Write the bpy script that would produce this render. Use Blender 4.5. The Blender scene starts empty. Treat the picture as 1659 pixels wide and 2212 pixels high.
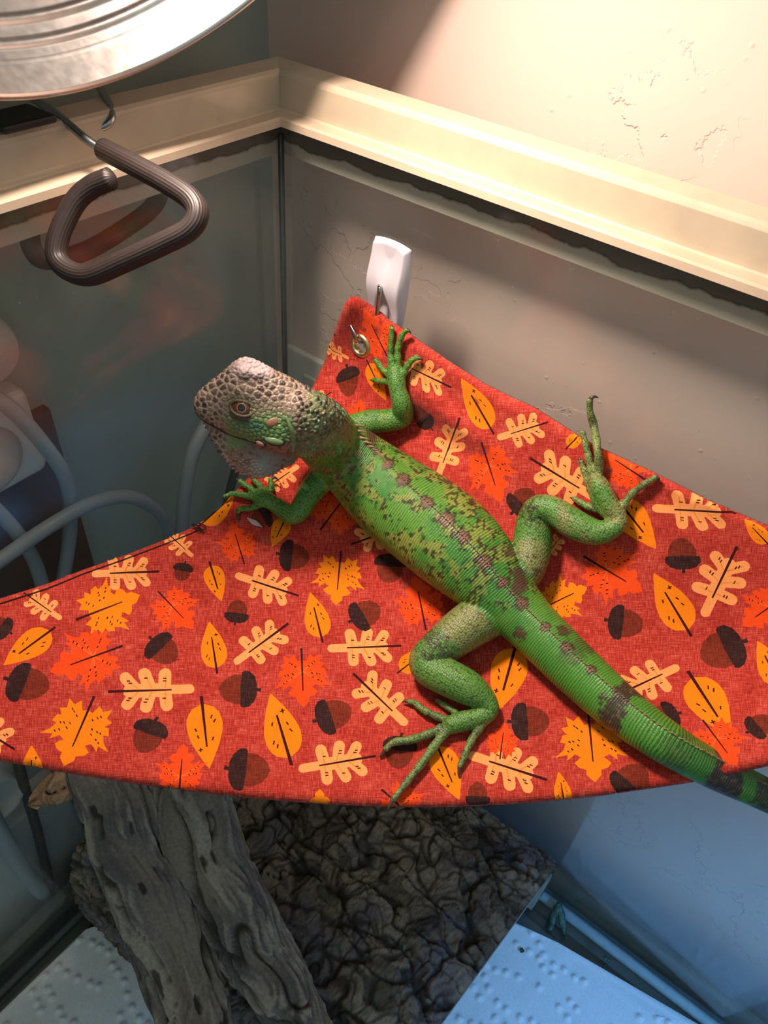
import bpy, bmesh, math, random
import numpy as np
from mathutils import Vector, Matrix, geometry, noise as mnoise
from mathutils.bvhtree import BVHTree
from mathutils.kdtree import KDTree

scene = bpy.context.scene
COL = scene.collection
rng = np.random.default_rng(7)
random.seed(7)

# ------------------------------------------------------------------ camera
F = 1640.0; CX, CY = 829.5, 1106.0            # focal length / centre in photo pixels (1659 x 2212)
def nz(v):
    v = np.asarray(v, float); return v / np.linalg.norm(v)
_v1 = np.array([-2437 - CX, -816 - CY, F]); _v2 = np.array([2481 - CX, -311 - CY, F])
AX = -nz(_v1); AZ = nz(np.cross(AX, nz(_v2))); AY = np.cross(AZ, AX)
M = np.stack([AX, AY, AZ], 1)                 # world -> camera (x right, y down, z forward)
CAM = np.array([0.28200768, -0.29742834, 0.66221762])
cam_data = bpy.data.cameras.new('camera'); cam = bpy.data.objects.new('camera', cam_data); COL.objects.link(cam)
cam_data.sensor_fit = 'VERTICAL'; cam_data.sensor_height = 36.0; cam_data.sensor_width = 27.0
cam_data.lens = 36.0 * F / 2212.0; cam_data.clip_start = 0.005; cam_data.clip_end = 50
R3 = Matrix((M[0], -M[1], -M[2])).transposed()
cam.matrix_world = Matrix.Translation(Vector(CAM)) @ R3.to_4x4()
scene.camera = cam

# ------------------------------------------------------------------ world, lights, exposure
world = bpy.data.worlds.new('world'); scene.world = world; world.use_nodes = True
bg = world.node_tree.nodes['Background']; bg.inputs[0].default_value = (0.74, 0.92, 0.88, 1); bg.inputs[1].default_value = 0.40
def area_light(name, loc, target, size, size_y, col, power):
    ld = bpy.data.lights.new(name, 'AREA'); ld.shape = 'RECTANGLE'; ld.size = size; ld.size_y = size_y
    ld.color = col; ld.energy = power
    o = bpy.data.objects.new(name, ld); COL.objects.link(o); o.location = loc
    d = Vector(target) - Vector(loc); o.rotation_euler = d.to_track_quat('-Z', 'Y').to_euler()
    return o
BULB_POWER = 195.0
TUBE_POWER = 210.0
vs = scene.view_settings
vs.view_transform = 'Standard'; vs.look = 'None'; vs.gamma = 1.0; vs.use_curve_mapping = False; vs.exposure = 0.25

# ------------------------------------------------------------------ pixel helpers
def ray(px, py):
    return M.T @ np.array([(px - CX) / F, (py - CY) / F, 1.0])
def at(px, py, d):
    return CAM + ray(px, py) * d
def on(px, py, axis, val):
    r = ray(px, py); return CAM + r * ((val - CAM[axis]) / r[axis])
def projn(P):
    q = (np.asarray(P) - CAM) @ M.T
    return np.stack([CX + F * q[..., 0] / q[..., 2], CY + F * q[..., 1] / q[..., 2], q[..., 2]], -1)

# ------------------------------------------------------------------ numpy noise
def vnoise(p, scale=1.0, seed=0):
    p = np.asarray(p, float) * scale
    i = np.floor(p).astype(np.int64); f = p - i; f = f * f * f * (f * (f * 6 - 15) + 10)
    def h(a):
        n = (a[..., 0] * 374761393 + a[..., 1] * 668265263 + a[..., 2] * 2147483647 + seed * 1274126177) & 0xffffffff
        n = ((n ^ (n >> 13)) * 1274126177) & 0xffffffff
        n = ((n ^ (n >> 16)) * 2246822519) & 0xffffffff
        return ((n ^ (n >> 15)) & 0xffffff) / float(0xffffff)
    r = 0
    for dx in (0, 1):
        for dy in (0, 1):
            for dz in (0, 1):
                w = (f[..., 0] if dx else 1 - f[..., 0]) * (f[..., 1] if dy else 1 - f[..., 1]) * (f[..., 2] if dz else 1 - f[..., 2])
                r = r + w * h(i + np.array([dx, dy, dz]))
    return r * 2 - 1
def fbm(p, scale=1.0, oct=4, seed=0, gain=0.5):
    r = 0; a = 1.0
    for k in range(oct):
        r = r + a * vnoise(p, scale * 2 ** k, seed + k * 17); a *= gain
    return r
def smooth(a, b, x):
    t = np.clip((x - a) / (b - a), 0, 1); return t * t * (3 - 2 * t)

# ------------------------------------------------------------------ object helpers
def link(o, parent=None):
    COL.objects.link(o)
    if parent is not None:
        o.parent = parent
        if parent.type == 'EMPTY': o.matrix_parent_inverse = Matrix.Translation(-Vector(parent.location))
    return o
def mk(name, verts, faces, mat=None, parent=None, sm=True):
    me = bpy.data.meshes.new(name)
    me.from_pydata([tuple(map(float, v)) for v in verts], [], [tuple(map(int, f)) for f in faces])
    if mat is not None:
        for m in (mat if isinstance(mat, (list, tuple)) else [mat]): me.materials.append(m)
    if sm: me.polygons.foreach_set('use_smooth', [True] * len(me.polygons))
    me.update()
    return link(bpy.data.objects.new(name, me), parent)
def from_bm(name, bm, mat=None, parent=None, sm=False):
    me = bpy.data.meshes.new(name); bm.to_mesh(me); bm.free()
    if mat is not None: me.materials.append(mat)
    if sm: me.polygons.foreach_set('use_smooth', [True] * len(me.polygons))
    return link(bpy.data.objects.new(name, me), parent)
def empty(name, loc=(0, 0, 0)):
    o = bpy.data.objects.new(name, None); o.empty_display_size = 0.02; o.location = tuple(loc); return link(o)
    child.parent = parent; child.matrix_parent_inverse = Matrix.Translation(-Vector(parent.location)); return child
def tag(o, label=None, cat=None, group=None, kind=None):
    if label: o['label'] = label
    if cat: o['category'] = cat
    if group: o['group'] = group
    if kind: o['kind'] = kind
    return o
def box(name, lo, hi, mat, parent=None, bevel=0.0, seg=2):
    bm = bmesh.new(); bmesh.ops.create_cube(bm, size=1.0)
    lo = np.array(lo, float); hi = np.array(hi, float)
    for v in bm.verts: v.co = Vector(tuple((lo + hi) / 2 + np.array(v.co) * (hi - lo)))
    if bevel: bmesh.ops.bevel(bm, geom=list(bm.edges), offset=bevel, segments=seg, affect='EDGES', profile=0.5)
    return from_bm(name, bm, mat, parent, sm=False)
def catmull(P, n, extra=None):
    P = np.asarray(P, float); k = len(P)
    if k == 2:
        t = np.linspace(0, 1, n)[:, None]; return P[0] * (1 - t) + P[1] * t
    Q = np.vstack([2 * P[0] - P[1], P, 2 * P[-1] - P[-2]])
    d = np.linalg.norm(np.diff(P[:, :3], axis=0), axis=1); s = np.concatenate([[0], np.cumsum(d)])
    u = np.linspace(0, s[-1], n); idx = np.clip(np.searchsorted(s, u, side='right') - 1, 0, k - 2)
    t = ((u - s[idx]) / np.maximum(d[idx], 1e-12))[:, None]
    p0, p1, p2, p3 = Q[idx], Q[idx + 1], Q[idx + 2], Q[idx + 3]
    return 0.5 * (2 * p1 + (p2 - p0) * t + (2 * p0 - 5 * p1 + 4 * p2 - p3) * t * t + (3 * p1 - 3 * p2 + p3 - p0) * t ** 3)
def frames(P, up=None):
    P = np.asarray(P); T = np.gradient(P, axis=0); T /= np.linalg.norm(T, axis=1)[:, None] + 1e-15
    n = len(P); S = np.zeros_like(P); U = np.zeros_like(P)
    if up is not None:
        up = np.asarray(up, float)
        if up.ndim == 1: up = np.repeat(up[None], n, 0)
        U = up - (up * T).sum(1)[:, None] * T; U /= np.linalg.norm(U, axis=1)[:, None]
        S = np.cross(T, U)
    else:
        a = np.array([0, 0, 1.0]) if abs(T[0][2]) < 0.9 else np.array([1.0, 0, 0])
        u = nz(a - (a @ T[0]) * T[0])
        for i in range(n):
            u = nz(u - (u @ T[i]) * T[i]); U[i] = u; S[i] = np.cross(T[i], u)
    return T, S, U
def sweep(P, ra, rb=None, up=None, seg=16, cap=True, shape=None):
    """closed tube: returns verts, faces. ra lateral radius, rb up radius"""
    P = np.asarray(P); n = len(P); ra = np.broadcast_to(ra, (n,)); rb = ra if rb is None else np.broadcast_to(rb, (n,))
    T, S, U = frames(P, up)
    th = np.linspace(0, 2 * np.pi, seg, endpoint=False)
    V = []
    for i in range(n):
        c = np.cos(th)[:, None] * S[i] * ra[i] + np.sin(th)[:, None] * U[i] * rb[i]
        if shape is not None: c = c * shape(i, th)[:, None]
        V.append(P[i] + c)
    V = np.vstack(V); Fc = []
    for i in range(n - 1):
        for j in range(seg):
            a = i * seg + j; b = i * seg + (j + 1) % seg
            Fc.append((a, b, b + seg, a + seg))
    if cap:
        V = np.vstack([V, P[0] - T[0] * min(ra[0], rb[0]) * 0.6, P[-1] + T[-1] * min(ra[-1], rb[-1]) * 0.6])
        c0 = len(V) - 2; c1 = c0 + 1
        for j in range(seg):
            Fc.append((c0, (j + 1) % seg, j)); Fc.append((c1, (n - 1) * seg + j, (n - 1) * seg + (j + 1) % seg))
    return V, Fc
def tube(name, P, r, mat, parent=None, seg=12, n=None, up=None):
    P = np.asarray(P, float)
    if n: P = catmull(P, n)
    V, Fc = sweep(P, r, seg=seg, up=up)
    return mk(name, V, Fc, mat, parent)
def lathe(prof, seg=64, origin=(0, 0, 0), axis=(0, 0, 1)):
    """prof: list of (r, h) closed or open"""
    a = nz(axis); u = nz(np.cross(a, [0.3, 0.9, 0.1])); v = np.cross(a, u)
    th = np.linspace(0, 2 * np.pi, seg, endpoint=False); V = []; Fc = []
    for r, h in prof:
        V.append(np.asarray(origin) + a * h + r * (np.cos(th)[:, None] * u + np.sin(th)[:, None] * v))
    V = np.vstack(V)
    for i in range(len(prof) - 1):
        for j in range(seg):
            x = i * seg + j; y = i * seg + (j + 1) % seg
            Fc.append((x, y, y + seg, x + seg))
    return V, Fc

# ------------------------------------------------------------------ material helpers
def lin(r, g, b):
    f = lambda c: (c / 255 / 12.92) if c / 255 <= 0.04045 else ((c / 255 + 0.055) / 1.055) ** 2.4
    return (f(r), f(g), f(b), 1.0)
def new_mat(name):
    m = bpy.data.materials.new(name); m.use_nodes = True
    nt = m.node_tree; return m, nt, nt.nodes['Principled BSDF']
def N(nt, t, **kw):
    n = nt.nodes.new(t)
    for k, v in kw.items():
        if k == 'inp':
            for a, b in v.items(): n.inputs[a].default_value = b
        else: setattr(n, k, v)
    return n
def ramp(nt, stops, fac=None):
    r = nt.nodes.new('ShaderNodeValToRGB'); e = r.color_ramp.elements
    while len(e) > 1: e.remove(e[-1])
    e[0].position, e[0].color = stops[0]
    for p, c in stops[1:]:
        x = e.new(p); x.color = c
    if fac is not None: nt.links.new(fac, r.inputs[0])
    return r
def bump(nt, bsdf, height, strength=0.3, dist=0.001, prev=None):
    b = N(nt, 'ShaderNodeBump', inp={'Strength': strength, 'Distance': dist}); nt.links.new(height, b.inputs['Height'])
    if prev is not None: nt.links.new(prev, b.inputs['Normal'])
    nt.links.new(b.outputs[0], bsdf.inputs['Normal']); return b.outputs[0]
def obj_coord(nt, scale=(1, 1, 1), rot=(0, 0, 0), geo=False):
    tc = N(nt, 'ShaderNodeTexCoord'); mp = N(nt, 'ShaderNodeMapping')
    mp.inputs['Scale'].default_value = scale; mp.inputs['Rotation'].default_value = rot
    nt.links.new(tc.outputs['Object'], mp.inputs[0]); return mp.outputs[0]
def noise_n(nt, vec, scale, detail=4, rough=0.55):
    n = N(nt, 'ShaderNodeTexNoise', inp={'Scale': scale, 'Detail': detail, 'Roughness': rough}); nt.links.new(vec, n.inputs['Vector']); return n.outputs['Fac']
def mix_col(nt, fac, a, b, mode='MIX'):
    m = N(nt, 'ShaderNodeMix', data_type='RGBA', blend_type=mode)
    for s, v in ((0, fac), (6, a), (7, b)):
        if hasattr(v, 'is_linked'): nt.links.new(v, m.inputs[s])
        else: m.inputs[s].default_value = v
    return m.outputs[2]
def math_n(nt, op, a, b=0.0, clamp=False):
    m = N(nt, 'ShaderNodeMath', operation=op); m.use_clamp = clamp
    for i, v in ((0, a), (1, b)):
        if hasattr(v, 'is_linked'): nt.links.new(v, m.inputs[i])
        else: m.inputs[i].default_value = v
    return m.outputs[0]
def plain(name, col, rough=0.5, metal=0.0, var=0.12, scale=120, bmp=0.0, spec=0.5):
    m, nt, b = new_mat(name)
    v = obj_coord(nt); f = noise_n(nt, v, scale)
    c2 = tuple(x * (1 - var) for x in col[:3]) + (1,); c1 = tuple(min(1, x * (1 + var)) for x in col[:3]) + (1,)
    r = ramp(nt, [(0.3, c2), (0.7, c1)], f); nt.links.new(r.outputs[0], b.inputs['Base Color'])
    b.inputs['Roughness'].default_value = rough; b.inputs['Metallic'].default_value = metal
    b.inputs['Specular IOR Level'].default_value = spec
    if bmp: bump(nt, b, f, bmp, 0.001)
    return m

# ================================================================== SETTING
def wall_mat(name, c1, c2, ridge=0.5):
    m, nt, b = new_mat(name)
    v = obj_coord(nt)
    n1 = noise_n(nt, v, 4.5, 2); n2 = noise_n(nt, v, 17, 6, 0.6); n3 = noise_n(nt, v, 220, 2)
    n4 = noise_n(nt, v, 7.5, 1)
    r = ramp(nt, [(0.35, c1), (0.7, c2)], n1); nt.links.new(r.outputs[0], b.inputs['Base Color'])
    plate = ramp(nt, [(0.0, (0, 0, 0, 1)), (0.485, (0, 0, 0, 1)), (0.492, (1, 1, 1, 1)), (0.57, (1, 1, 1, 1)), (0.576, (0.1, 0.1, 0.1, 1)), (1, (0, 0, 0, 1))], n2)
    msk = ramp(nt, [(0.49, (0, 0, 0, 1)), (0.57, (1, 1, 1, 1))], n4)
    vo = N(nt, 'ShaderNodeTexVoronoi', inp={'Scale': 75.0}); nt.links.new(v, vo.inputs['Vector'])
    pit = ramp(nt, [(0.0, (1, 1, 1, 1)), (0.10, (0, 0, 0, 1))], vo.outputs['Distance'])
    h = math_n(nt, 'MULTIPLY', plate.outputs[0], msk.outputs[0])
    h = math_n(nt, 'ADD', h, math_n(nt, 'MULTIPLY', pit.outputs[0], math_n(nt, 'MULTIPLY', n3, 0.9)))
    h = math_n(nt, 'ADD', h, math_n(nt, 'MULTIPLY', n3, 0.12))
    bump(nt, b, h, ridge, 0.0011)
    b.inputs['Roughness'].default_value = 0.75; b.inputs['Specular IOR Level'].default_value = 0.25
    return m
WY = 0.05; WX = -0.055
m_wall_r = wall_mat('beige_knockdown_paint', lin(218, 192, 180), lin(226, 201, 188), 0.6)
m_wall_l = wall_mat('grey_wall_paint', lin(150, 161, 153), lin(160, 170, 161), 0.25)
m_stand = plain('stand_top', lin(120, 112, 100), 0.6, var=0.2, scale=30)
tag(box('wall_right', (WX - 0.1, WY, -0.04), (2.8, WY + 0.1, 2.4), m_wall_r), kind='structure')
tag(box('wall_left', (WX - 0.1, -2.2, -0.04), (WX, WY, 2.4), m_wall_l), kind='structure')
tag(box('floor', (WX - 0.1, -2.2, -0.14), (2.8, WY + 0.1, -0.04), m_stand), kind='structure')

# outlet in the wall behind the tank corner
m_plate = plain('outlet_plastic', lin(206, 200, 190), 0.35, var=0.03)
m_dark = plain('dark_slot', lin(22, 20, 19), 0.6, var=0.1)
a = on(628, 742, 1, WY)
PX0, PZ1 = a[0] - 0.001, a[2] + 0.001
out = empty('wall_outlet', (PX0 + 0.035, WY, PZ1 - 0.115))
box('plate', (PX0, WY - 0.005, PZ1 - 0.115), (PX0 + 0.072, WY, PZ1), m_plate, out, 0.002, 3)
for dz in (0.031, 0.074):
    rec = box('receptacle', (PX0 + 0.018, WY - 0.0068, PZ1 - dz - 0.016), (PX0 + 0.054, WY - 0.0045, PZ1 - dz + 0.016), m_plate, out, 0.0015, 2)
    for dx in (0.028, 0.043):
        box('slot', (PX0 + dx - 0.0012, WY - 0.0072, PZ1 - dz - 0.002), (PX0 + dx + 0.0012, WY - 0.006, PZ1 - dz + 0.008), m_dark, rec)
    V, Fc = lathe([(0.0001, 0), (0.0026, 0), (0.0026, 0.001), (0.0001, 0.001)], 14, (PX0 + 0.036, WY - 0.0072, PZ1 - dz - 0.009), (0, 1, 0))
    mk('ground_hole', V, Fc, m_dark, rec)
tag(out, 'pale wall outlet with two sockets on the beige wall behind the tank corner', 'outlet')

# ------------------------------------------------------------------ glass tank
def glass_mat():
    m = bpy.data.materials.new('tank_glass'); m.use_nodes = True; nt = m.node_tree
    for n in list(nt.nodes): nt.nodes.remove(n)
    o = N(nt, 'ShaderNodeOutputMaterial')
    tr = N(nt, 'ShaderNodeBsdfTransparent', inp={'Color': (0.962, 0.984, 0.98, 1)})
    gl = N(nt, 'ShaderNodeBsdfGlossy', inp={'Color': (1, 1, 1, 1), 'Roughness': 0.09})
    df = N(nt, 'ShaderNodeBsdfDiffuse', inp={'Color': (0.42, 0.45, 0.42, 1)})
    lw = N(nt, 'ShaderNodeLayerWeight', inp={'Blend': 0.5})
    p5 = math_n(nt, 'POWER', lw.outputs['Facing'], 4.0)
    fr = math_n(nt, 'MULTIPLY_ADD', p5, 0.9); nt.nodes[-1].inputs[2].default_value = 0.036
    v = obj_coord(nt); n1 = noise_n(nt, v, 14, 6, 0.65); n2 = noise_n(nt, v, 420, 2)
    d1 = ramp(nt, [(0.42, (0.008, 0.008, 0.008, 1)), (0.75, (0.05, 0.05, 0.05, 1))], n1)
    d2 = ramp(nt, [(0.74, (0, 0, 0, 1)), (0.78, (0.25, 0.25, 0.25, 1))], n2)
    dd = math_n(nt, 'ADD', d1.outputs[0], d2.outputs[0])
    m1 = N(nt, 'ShaderNodeMixShader'); m2 = N(nt, 'ShaderNodeMixShader')
    nt.links.new(fr, m1.inputs[0]); nt.links.new(tr.outputs[0], m1.inputs[1]); nt.links.new(gl.outputs[0], m1.inputs[2])
    nt.links.new(dd, m2.inputs[0]); nt.links.new(m1.outputs[0], m2.inputs[1]); nt.links.new(df.outputs[0], m2.inputs[2])
    nt.links.new(m2.outputs[0], o.inputs[0]); return m
m_glass = glass_mat()
m_rim = plain('cream_rim_plastic', lin(206, 184, 160), 0.5, var=0.07, scale=60)
def strip_mat():
    m, nt, b = new_mat('grey_glue_strip')
    tc = N(nt, 'ShaderNodeTexCoord'); sp = N(nt, 'ShaderNodeSeparateXYZ'); nt.links.new(tc.outputs['Object'], sp.inputs[0])
    f = noise_n(nt, obj_coord(nt), 38, 5, 0.6)
    z = math_n(nt, 'ADD', sp.outputs['Z'], math_n(nt, 'MULTIPLY', math_n(nt, 'SUBTRACT', f, 0.5), 0.012))
    mr = N(nt, 'ShaderNodeMapRange', inp={'From Min': 0.5225, 'From Max': 0.5245}); nt.links.new(z, mr.inputs[0])
    r = ramp(nt, [(0.0, lin(196, 186, 170)), (0.35, lin(150, 138, 124)), (0.6, lin(70, 60, 52)), (1.0, lin(104, 92, 80))], mr.outputs[0])
    nt.links.new(r.outputs[0], b.inputs['Base Color']); b.inputs['Roughness'].default_value = 0.6
    return m
m_strip = strip_mat()
m_sil = plain('grey_silicone', lin(44, 50, 48), 0.3, var=0.2, scale=200)
m_sil2 = plain('pale_silicone', lin(150, 170, 172), 0.3, var=0.15, scale=90)
m_base = plain('dark_base_frame', lin(98, 92, 78), 0.5, var=0.15, scale=40)
TX, TY, RT = 1.2, -0.46, 0.560
tank = empty('glass_tank', (0.6, -0.23, -0.012))
box('glass_pane', (-0.008, TY - 0.008, -0.012), (0.0, 0.008, 0.556), m_glass, tank)
box('glass_pane', (0.0, 0.0, -0.012), (TX, 0.008, 0.556), m_glass, tank)
box('glass_pane', (TX, TY - 0.008, -0.012), (TX + 0.008, 0.008, 0.556), m_glass, tank)
box('glass_pane', (0.0, TY - 0.008, -0.012), (TX, TY, 0.556), m_glass, tank)
box('bottom_pane', (0.0, TY, -0.012), (TX, 0.0, 0.0), m_glass, tank)
RECT = [((0, 0), (-1, 1)), ((TX, 0), (1, 1)), ((TX, TY), (1, -1)), ((0, TY), (-1, -1))]
def ring(name, prof, mat, parent):
    k = len(prof)
    for i in range(4):
        V = []; Fc = []
        for (c, d) in (RECT[i], RECT[(i + 1) % 4]):
            for o, z in prof: V.append((c[0] + d[0] * o, c[1] + d[1] * o, z))
        for j in range(k): Fc.append((j, (j + 1) % k, (j + 1) % k + k, j + k))
        Fc.append(tuple(range(k))[::-1]); Fc.append(tuple(range(k, 2 * k)))
        bm = bmesh.new(); vs_ = [bm.verts.new(v) for v in V]
        for f in Fc: bm.faces.new([vs_[q] for q in f])
        bmesh.ops.recalc_face_normals(bm, faces=bm.faces)
        from_bm(name, bm, mat, parent)
ring('top_rim', [(-0.008, 0.5365), (-0.008, 0.5398), (-0.0072, 0.5408), (-0.0005, 0.5412), (0.0002, 0.5420), (0.0006, 0.5556), (0.0012, 0.5572), (0.0024, 0.5584), (0.0120, 0.5600), (0.0128, 0.5590), (0.0128, 0.5150), (0.0110, 0.5150), (0.0110, 0.5565), (-0.0003 + 0.0003, 0.5565), (0.0, 0.5365)][:11] + [(0.0112, 0.5365)], m_rim, tank)
ring('glue_strip', [(0.0083, 0.5165), (0.0083, 0.5362), (0.0109, 0.5362), (0.0109, 0.5165)], m_strip, tank)
ring('base_frame', [(0.0085, -0.014), (0.0085, 0.026), (0.0135, 0.026), (0.0135, -0.038), (-0.008, -0.038), (-0.008, -0.014)], m_base, tank)
V, Fc = sweep([(0.0012, -0.0012, 0.0), (0.0012, -0.0012, 0.53)], 0.0016, seg=10); mk('silicone_seam', V, Fc, m_sil, tank)
V, Fc = sweep([(0.0015, -0.0015, 0.001), (TX, -0.0015, 0.001)], 0.0045, seg=12); mk('silicone_seam', V, Fc, m_sil2, tank)
V, Fc = sweep([(0.0015, -0.0015, 0.001), (0.0015, TY, 0.001)], 0.0045, seg=12); mk('silicone_seam', V, Fc, m_sil, tank)
tag(tank, 'large open glass tank with cream plastic top rim standing in the room corner', 'tank')

# ------------------------------------------------------------------ clamp lamp
m_alu, nt, b = new_mat('spun_aluminium')
b.inputs['Metallic'].default_value = 1.0; b.inputs['Roughness'].default_value = 0.27; b.inputs['Base Color'].default_value = (0.72, 0.66, 0.63, 1)
f = noise_n(nt, obj_coord(nt), 260, 4); r = ramp(nt, [(0.3, (0.22, 0.22, 0.22, 1)), (0.75, (0.27, 0.27, 0.27, 1))], f); nt.links.new(r.outputs[0], b.inputs['Roughness'])
bump(nt, b, f, 0.015, 0.0003)
m_steel = plain('steel_wire', (0.42, 0.43, 0.44, 1), 0.28, 1.0, 0.1)
m_vinyl = plain('brown_vinyl', lin(44, 34, 32), 0.5, var=0.12, scale=300)
m_black = plain('black_plastic', lin(18, 18, 19), 0.5, var=0.1)
m_bulb = bpy.data.materials.new('lit_bulb'); m_bulb.use_nodes = True
_nt = m_bulb.node_tree; _nt.nodes.remove(_nt.nodes['Principled BSDF'])
_e = N(_nt, 'ShaderNodeEmission', inp={'Color': (1.0, 0.82, 0.69, 1), 'Strength': BULB_POWER}); _nt.links.new(_e.outputs[0], _nt.nodes['Material Output'].inputs[0])
m_silver = plain('silvered_bulb_back', (0.5, 0.5, 0.5, 1), 0.25, 1.0, 0.05)
LN = nz((0.80, 0.0, -0.60)); LC = np.array([0.079, -0.122, 0.661]); LR = 0.108    # mouth of the dome: direction, centre, radius
lamp = empty('clamp_lamp', (0.0, -0.105, 0.55))
H = 0.088; prof = []
for i in range(150):
    t = i / 149.0
    r_ = 0.021 + (LR - 0.021) * math.sqrt(max(0.0, 1 - t ** 2.3)) if t < 1 else 0.021
    rib = 0.0007 * max(0.0, math.sin(t * 2 * math.pi * 11)) if 0.13 < t < 0.93 else 0.0
    prof.append((r_ - rib, t * H))
outer = [(r_ + 0.0012, h + 0.0006) for r_, h in prof[::-1]]
lip = [(LR + 0.0022, 0.0020), (LR + 0.0030, 0.0002), (LR + 0.0020, -0.0014), (LR + 0.0004, -0.0012)]
V, Fc = lathe(prof + outer + lip + [prof[0]], 144, LC, -LN)
mk('reflector', V, Fc, m_alu, lamp)
V, Fc = lathe([(0.0001, 0), (0.017, 0), (0.0205, 0.003), (0.0205, 0.040), (0.017, 0.045), (0.0001, 0.045)], 40, LC - LN * (H - 0.012), -LN)
mk('socket', V, Fc, m_black, lamp)
bulbp = [(0.0001, 0.0310), (0.010, 0.0313), (0.020, 0.0324), (0.028, 0.0342), (0.0315, 0.0360), (0.0318, 0.040), (0.022, 0.060), (0.0135, 0.070), (0.0125, 0.078), (0.0001, 0.078)]
V, Fc = lathe(bulbp, 40, LC, -LN)
bu = mk('bulb', V, Fc, [m_bulb, m_silver], lamp)
bu.data.polygons.foreach_set('material_index', [0 if f[0] // 40 < 3 else 1 for f in Fc])
def dome_out(px, py, h):
    u = nz(np.cross(LN, [0, 0, 1.0])); v = np.cross(LN, u); t_ = np.linspace(0, 2 * np.pi, 720)
    rd = np.cos(t_)[:, None] * u + np.sin(t_)[:, None] * v; q_ = projn(LC + LR * rd); i = np.argmin((q_[:, 0] - px) ** 2 + (q_[:, 1] - py) ** 2)
    return LC - LN * h + rd[i] * (0.021 + (LR - 0.021) * math.sqrt(1 - (h / H) ** 2.3) + 0.0085)
def ribbed(name, P, r, mat, parent, n=140, ribs=22):
    P = catmull(P, n)
    V, Fc = sweep(P, r, seg=ribs * 4, shape=lambda i, th: 1 + 0.022 * np.cos(th * ribs), cap=True)
    return mk(name, V, Fc, mat, parent)
hd = [at(x, y, d) for x, y, d in [(222, 322, .292), (300, 362, .285), (372, 402, .279), (414, 432, .276), (427, 463, .275), (408, 496, .276), (350, 527, .279), (260, 568, .284), (196, 594, .288), (152, 586, .290), (124, 558, .291), (127, 510, .290), (160, 440, .288), (196, 405, .286), (240, 385, .283)]]
ribbed('handle', hd, 0.0040, m_vinyl, lamp)
hd2 = [on(x, y, 0, -0.026) for x, y in [(95, 425), (66, 480), (70, 538), (104, 562), (190, 540), (290, 480), (335, 440), (350, 400)]]
ribbed('handle', hd2, 0.0042, m_vinyl, lamp)
w1 = [dome_out(40, 200, 0.040), dome_out(44, 201, 0.020), at(50, 199, .2985), at(84, 220, .2975), at(130, 254, .2945), at(185, 300, .292), at(222, 324, .292), at(262, 345, .288)]
tube('wire', w1, 0.0017, m_steel, lamp, n=50)
w2 = [dome_out(200, 172, 0.040), dome_out(202, 171, 0.020), at(205, 168, .3135), at(220, 197, .3115), at(238, 232, .3085), at(238, 262, .306), at(210, 277, .306), at(165, 268, .304), at(140, 285, .302)]
tube('wire', w2, 0.0017, m_steel, lamp, n=50)
j = on(150, 300, 2, 0.562)
box('jaw_pad', (-0.014, j[1] - 0.012, 0.5602), (0.004, j[1] + 0.010, 0.5632), m_black, lamp, 0.001)
tag(lamp, 'ribbed aluminium dome lamp clipped to the tank rim by a brown handled clamp', 'lamp')

# ------------------------------------------------------------------ cords and plugs behind the tank's end glass
m_cord = plain('grey_cord_vinyl', lin(150, 156, 160), 0.45, var=0.06)
m_white = plain('white_plastic', lin(214, 210, 204), 0.38, var=0.03)
m_white2 = plain('offwhite_plastic', lin(190, 186, 180), 0.42, var=0.04)
m_wood = plain('brown_board', lin(92, 58, 42), 0.6, var=0.3, scale=25)
def cord(name, pts, r, label, mat=None):
    P = [on(x, y, 0, xx) for x, y, xx in pts]
    o = tube(name, P, r, mat or m_cord, n=90, seg=12); return tag(o, label, 'cord', 'cords behind the tank')
XB = -0.030
cord('electric_cable', [(-120, 1290, -.03), (0, 1210, -.030), (110, 1135, -.026), (205, 1085, -.024), (285, 1075, -.024), (345, 1110, -.026), (368, 1170, -.03), (372, 1280, -.032), (350, 1420, -.034)], 0.0042, 'thick grey cord arching over in a loop behind the end glass')
cord('electric_cable', [(-140, 840, -.030), (-40, 850, -.028), (20, 880, -.027), (90, 955, -.027), (140, 1030, -.029), (152, 1110, -.033), (145, 1200, -.034), (120, 1330, -.034)], 0.0040, 'grey cord dropping from the round plug down past the white adapter')
cord('electric_cable', [(-120, 1010, -.034), (-20, 1090, -.036), (50, 1170, -.036), (90, 1260, -.036), (110, 1400, -.036)], 0.0040, 'grey cord slanting down beneath the white adapter')
cord('electric_cable', [(520, 800, -.034), (455, 905, -.030), (418, 975, -.028), (400, 1060, -.028), (392, 1160, -.030), (388, 1320, -.034)], 0.0046, 'grey cord hanging steeply behind the lizard\'s chin')
cord('black_cable', [(560, 850, -.04), (510, 1010, -.036), (488, 1100, -.036), (465, 1230, -.036), (450, 1400, -.036)], 0.0032, 'flat black cable running down beside the lizard\'s near hand', m_black)
cord('electric_cable', [(-80, 1650, -.022), (-20, 1760, -.022), (30, 1850, -.022), (85, 1920, -.024), (160, 1960, -.03)], 0.0060, 'thick pale hose curving down below the hammock behind the glass')
cord('black_cable', [(20, 1560, -.022), (50, 1690, -.022), (82, 1800, -.022), (110, 1920, -.022)], 0.0035, 'black strap hanging straight down below the hammock behind the glass', m_black)
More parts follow.
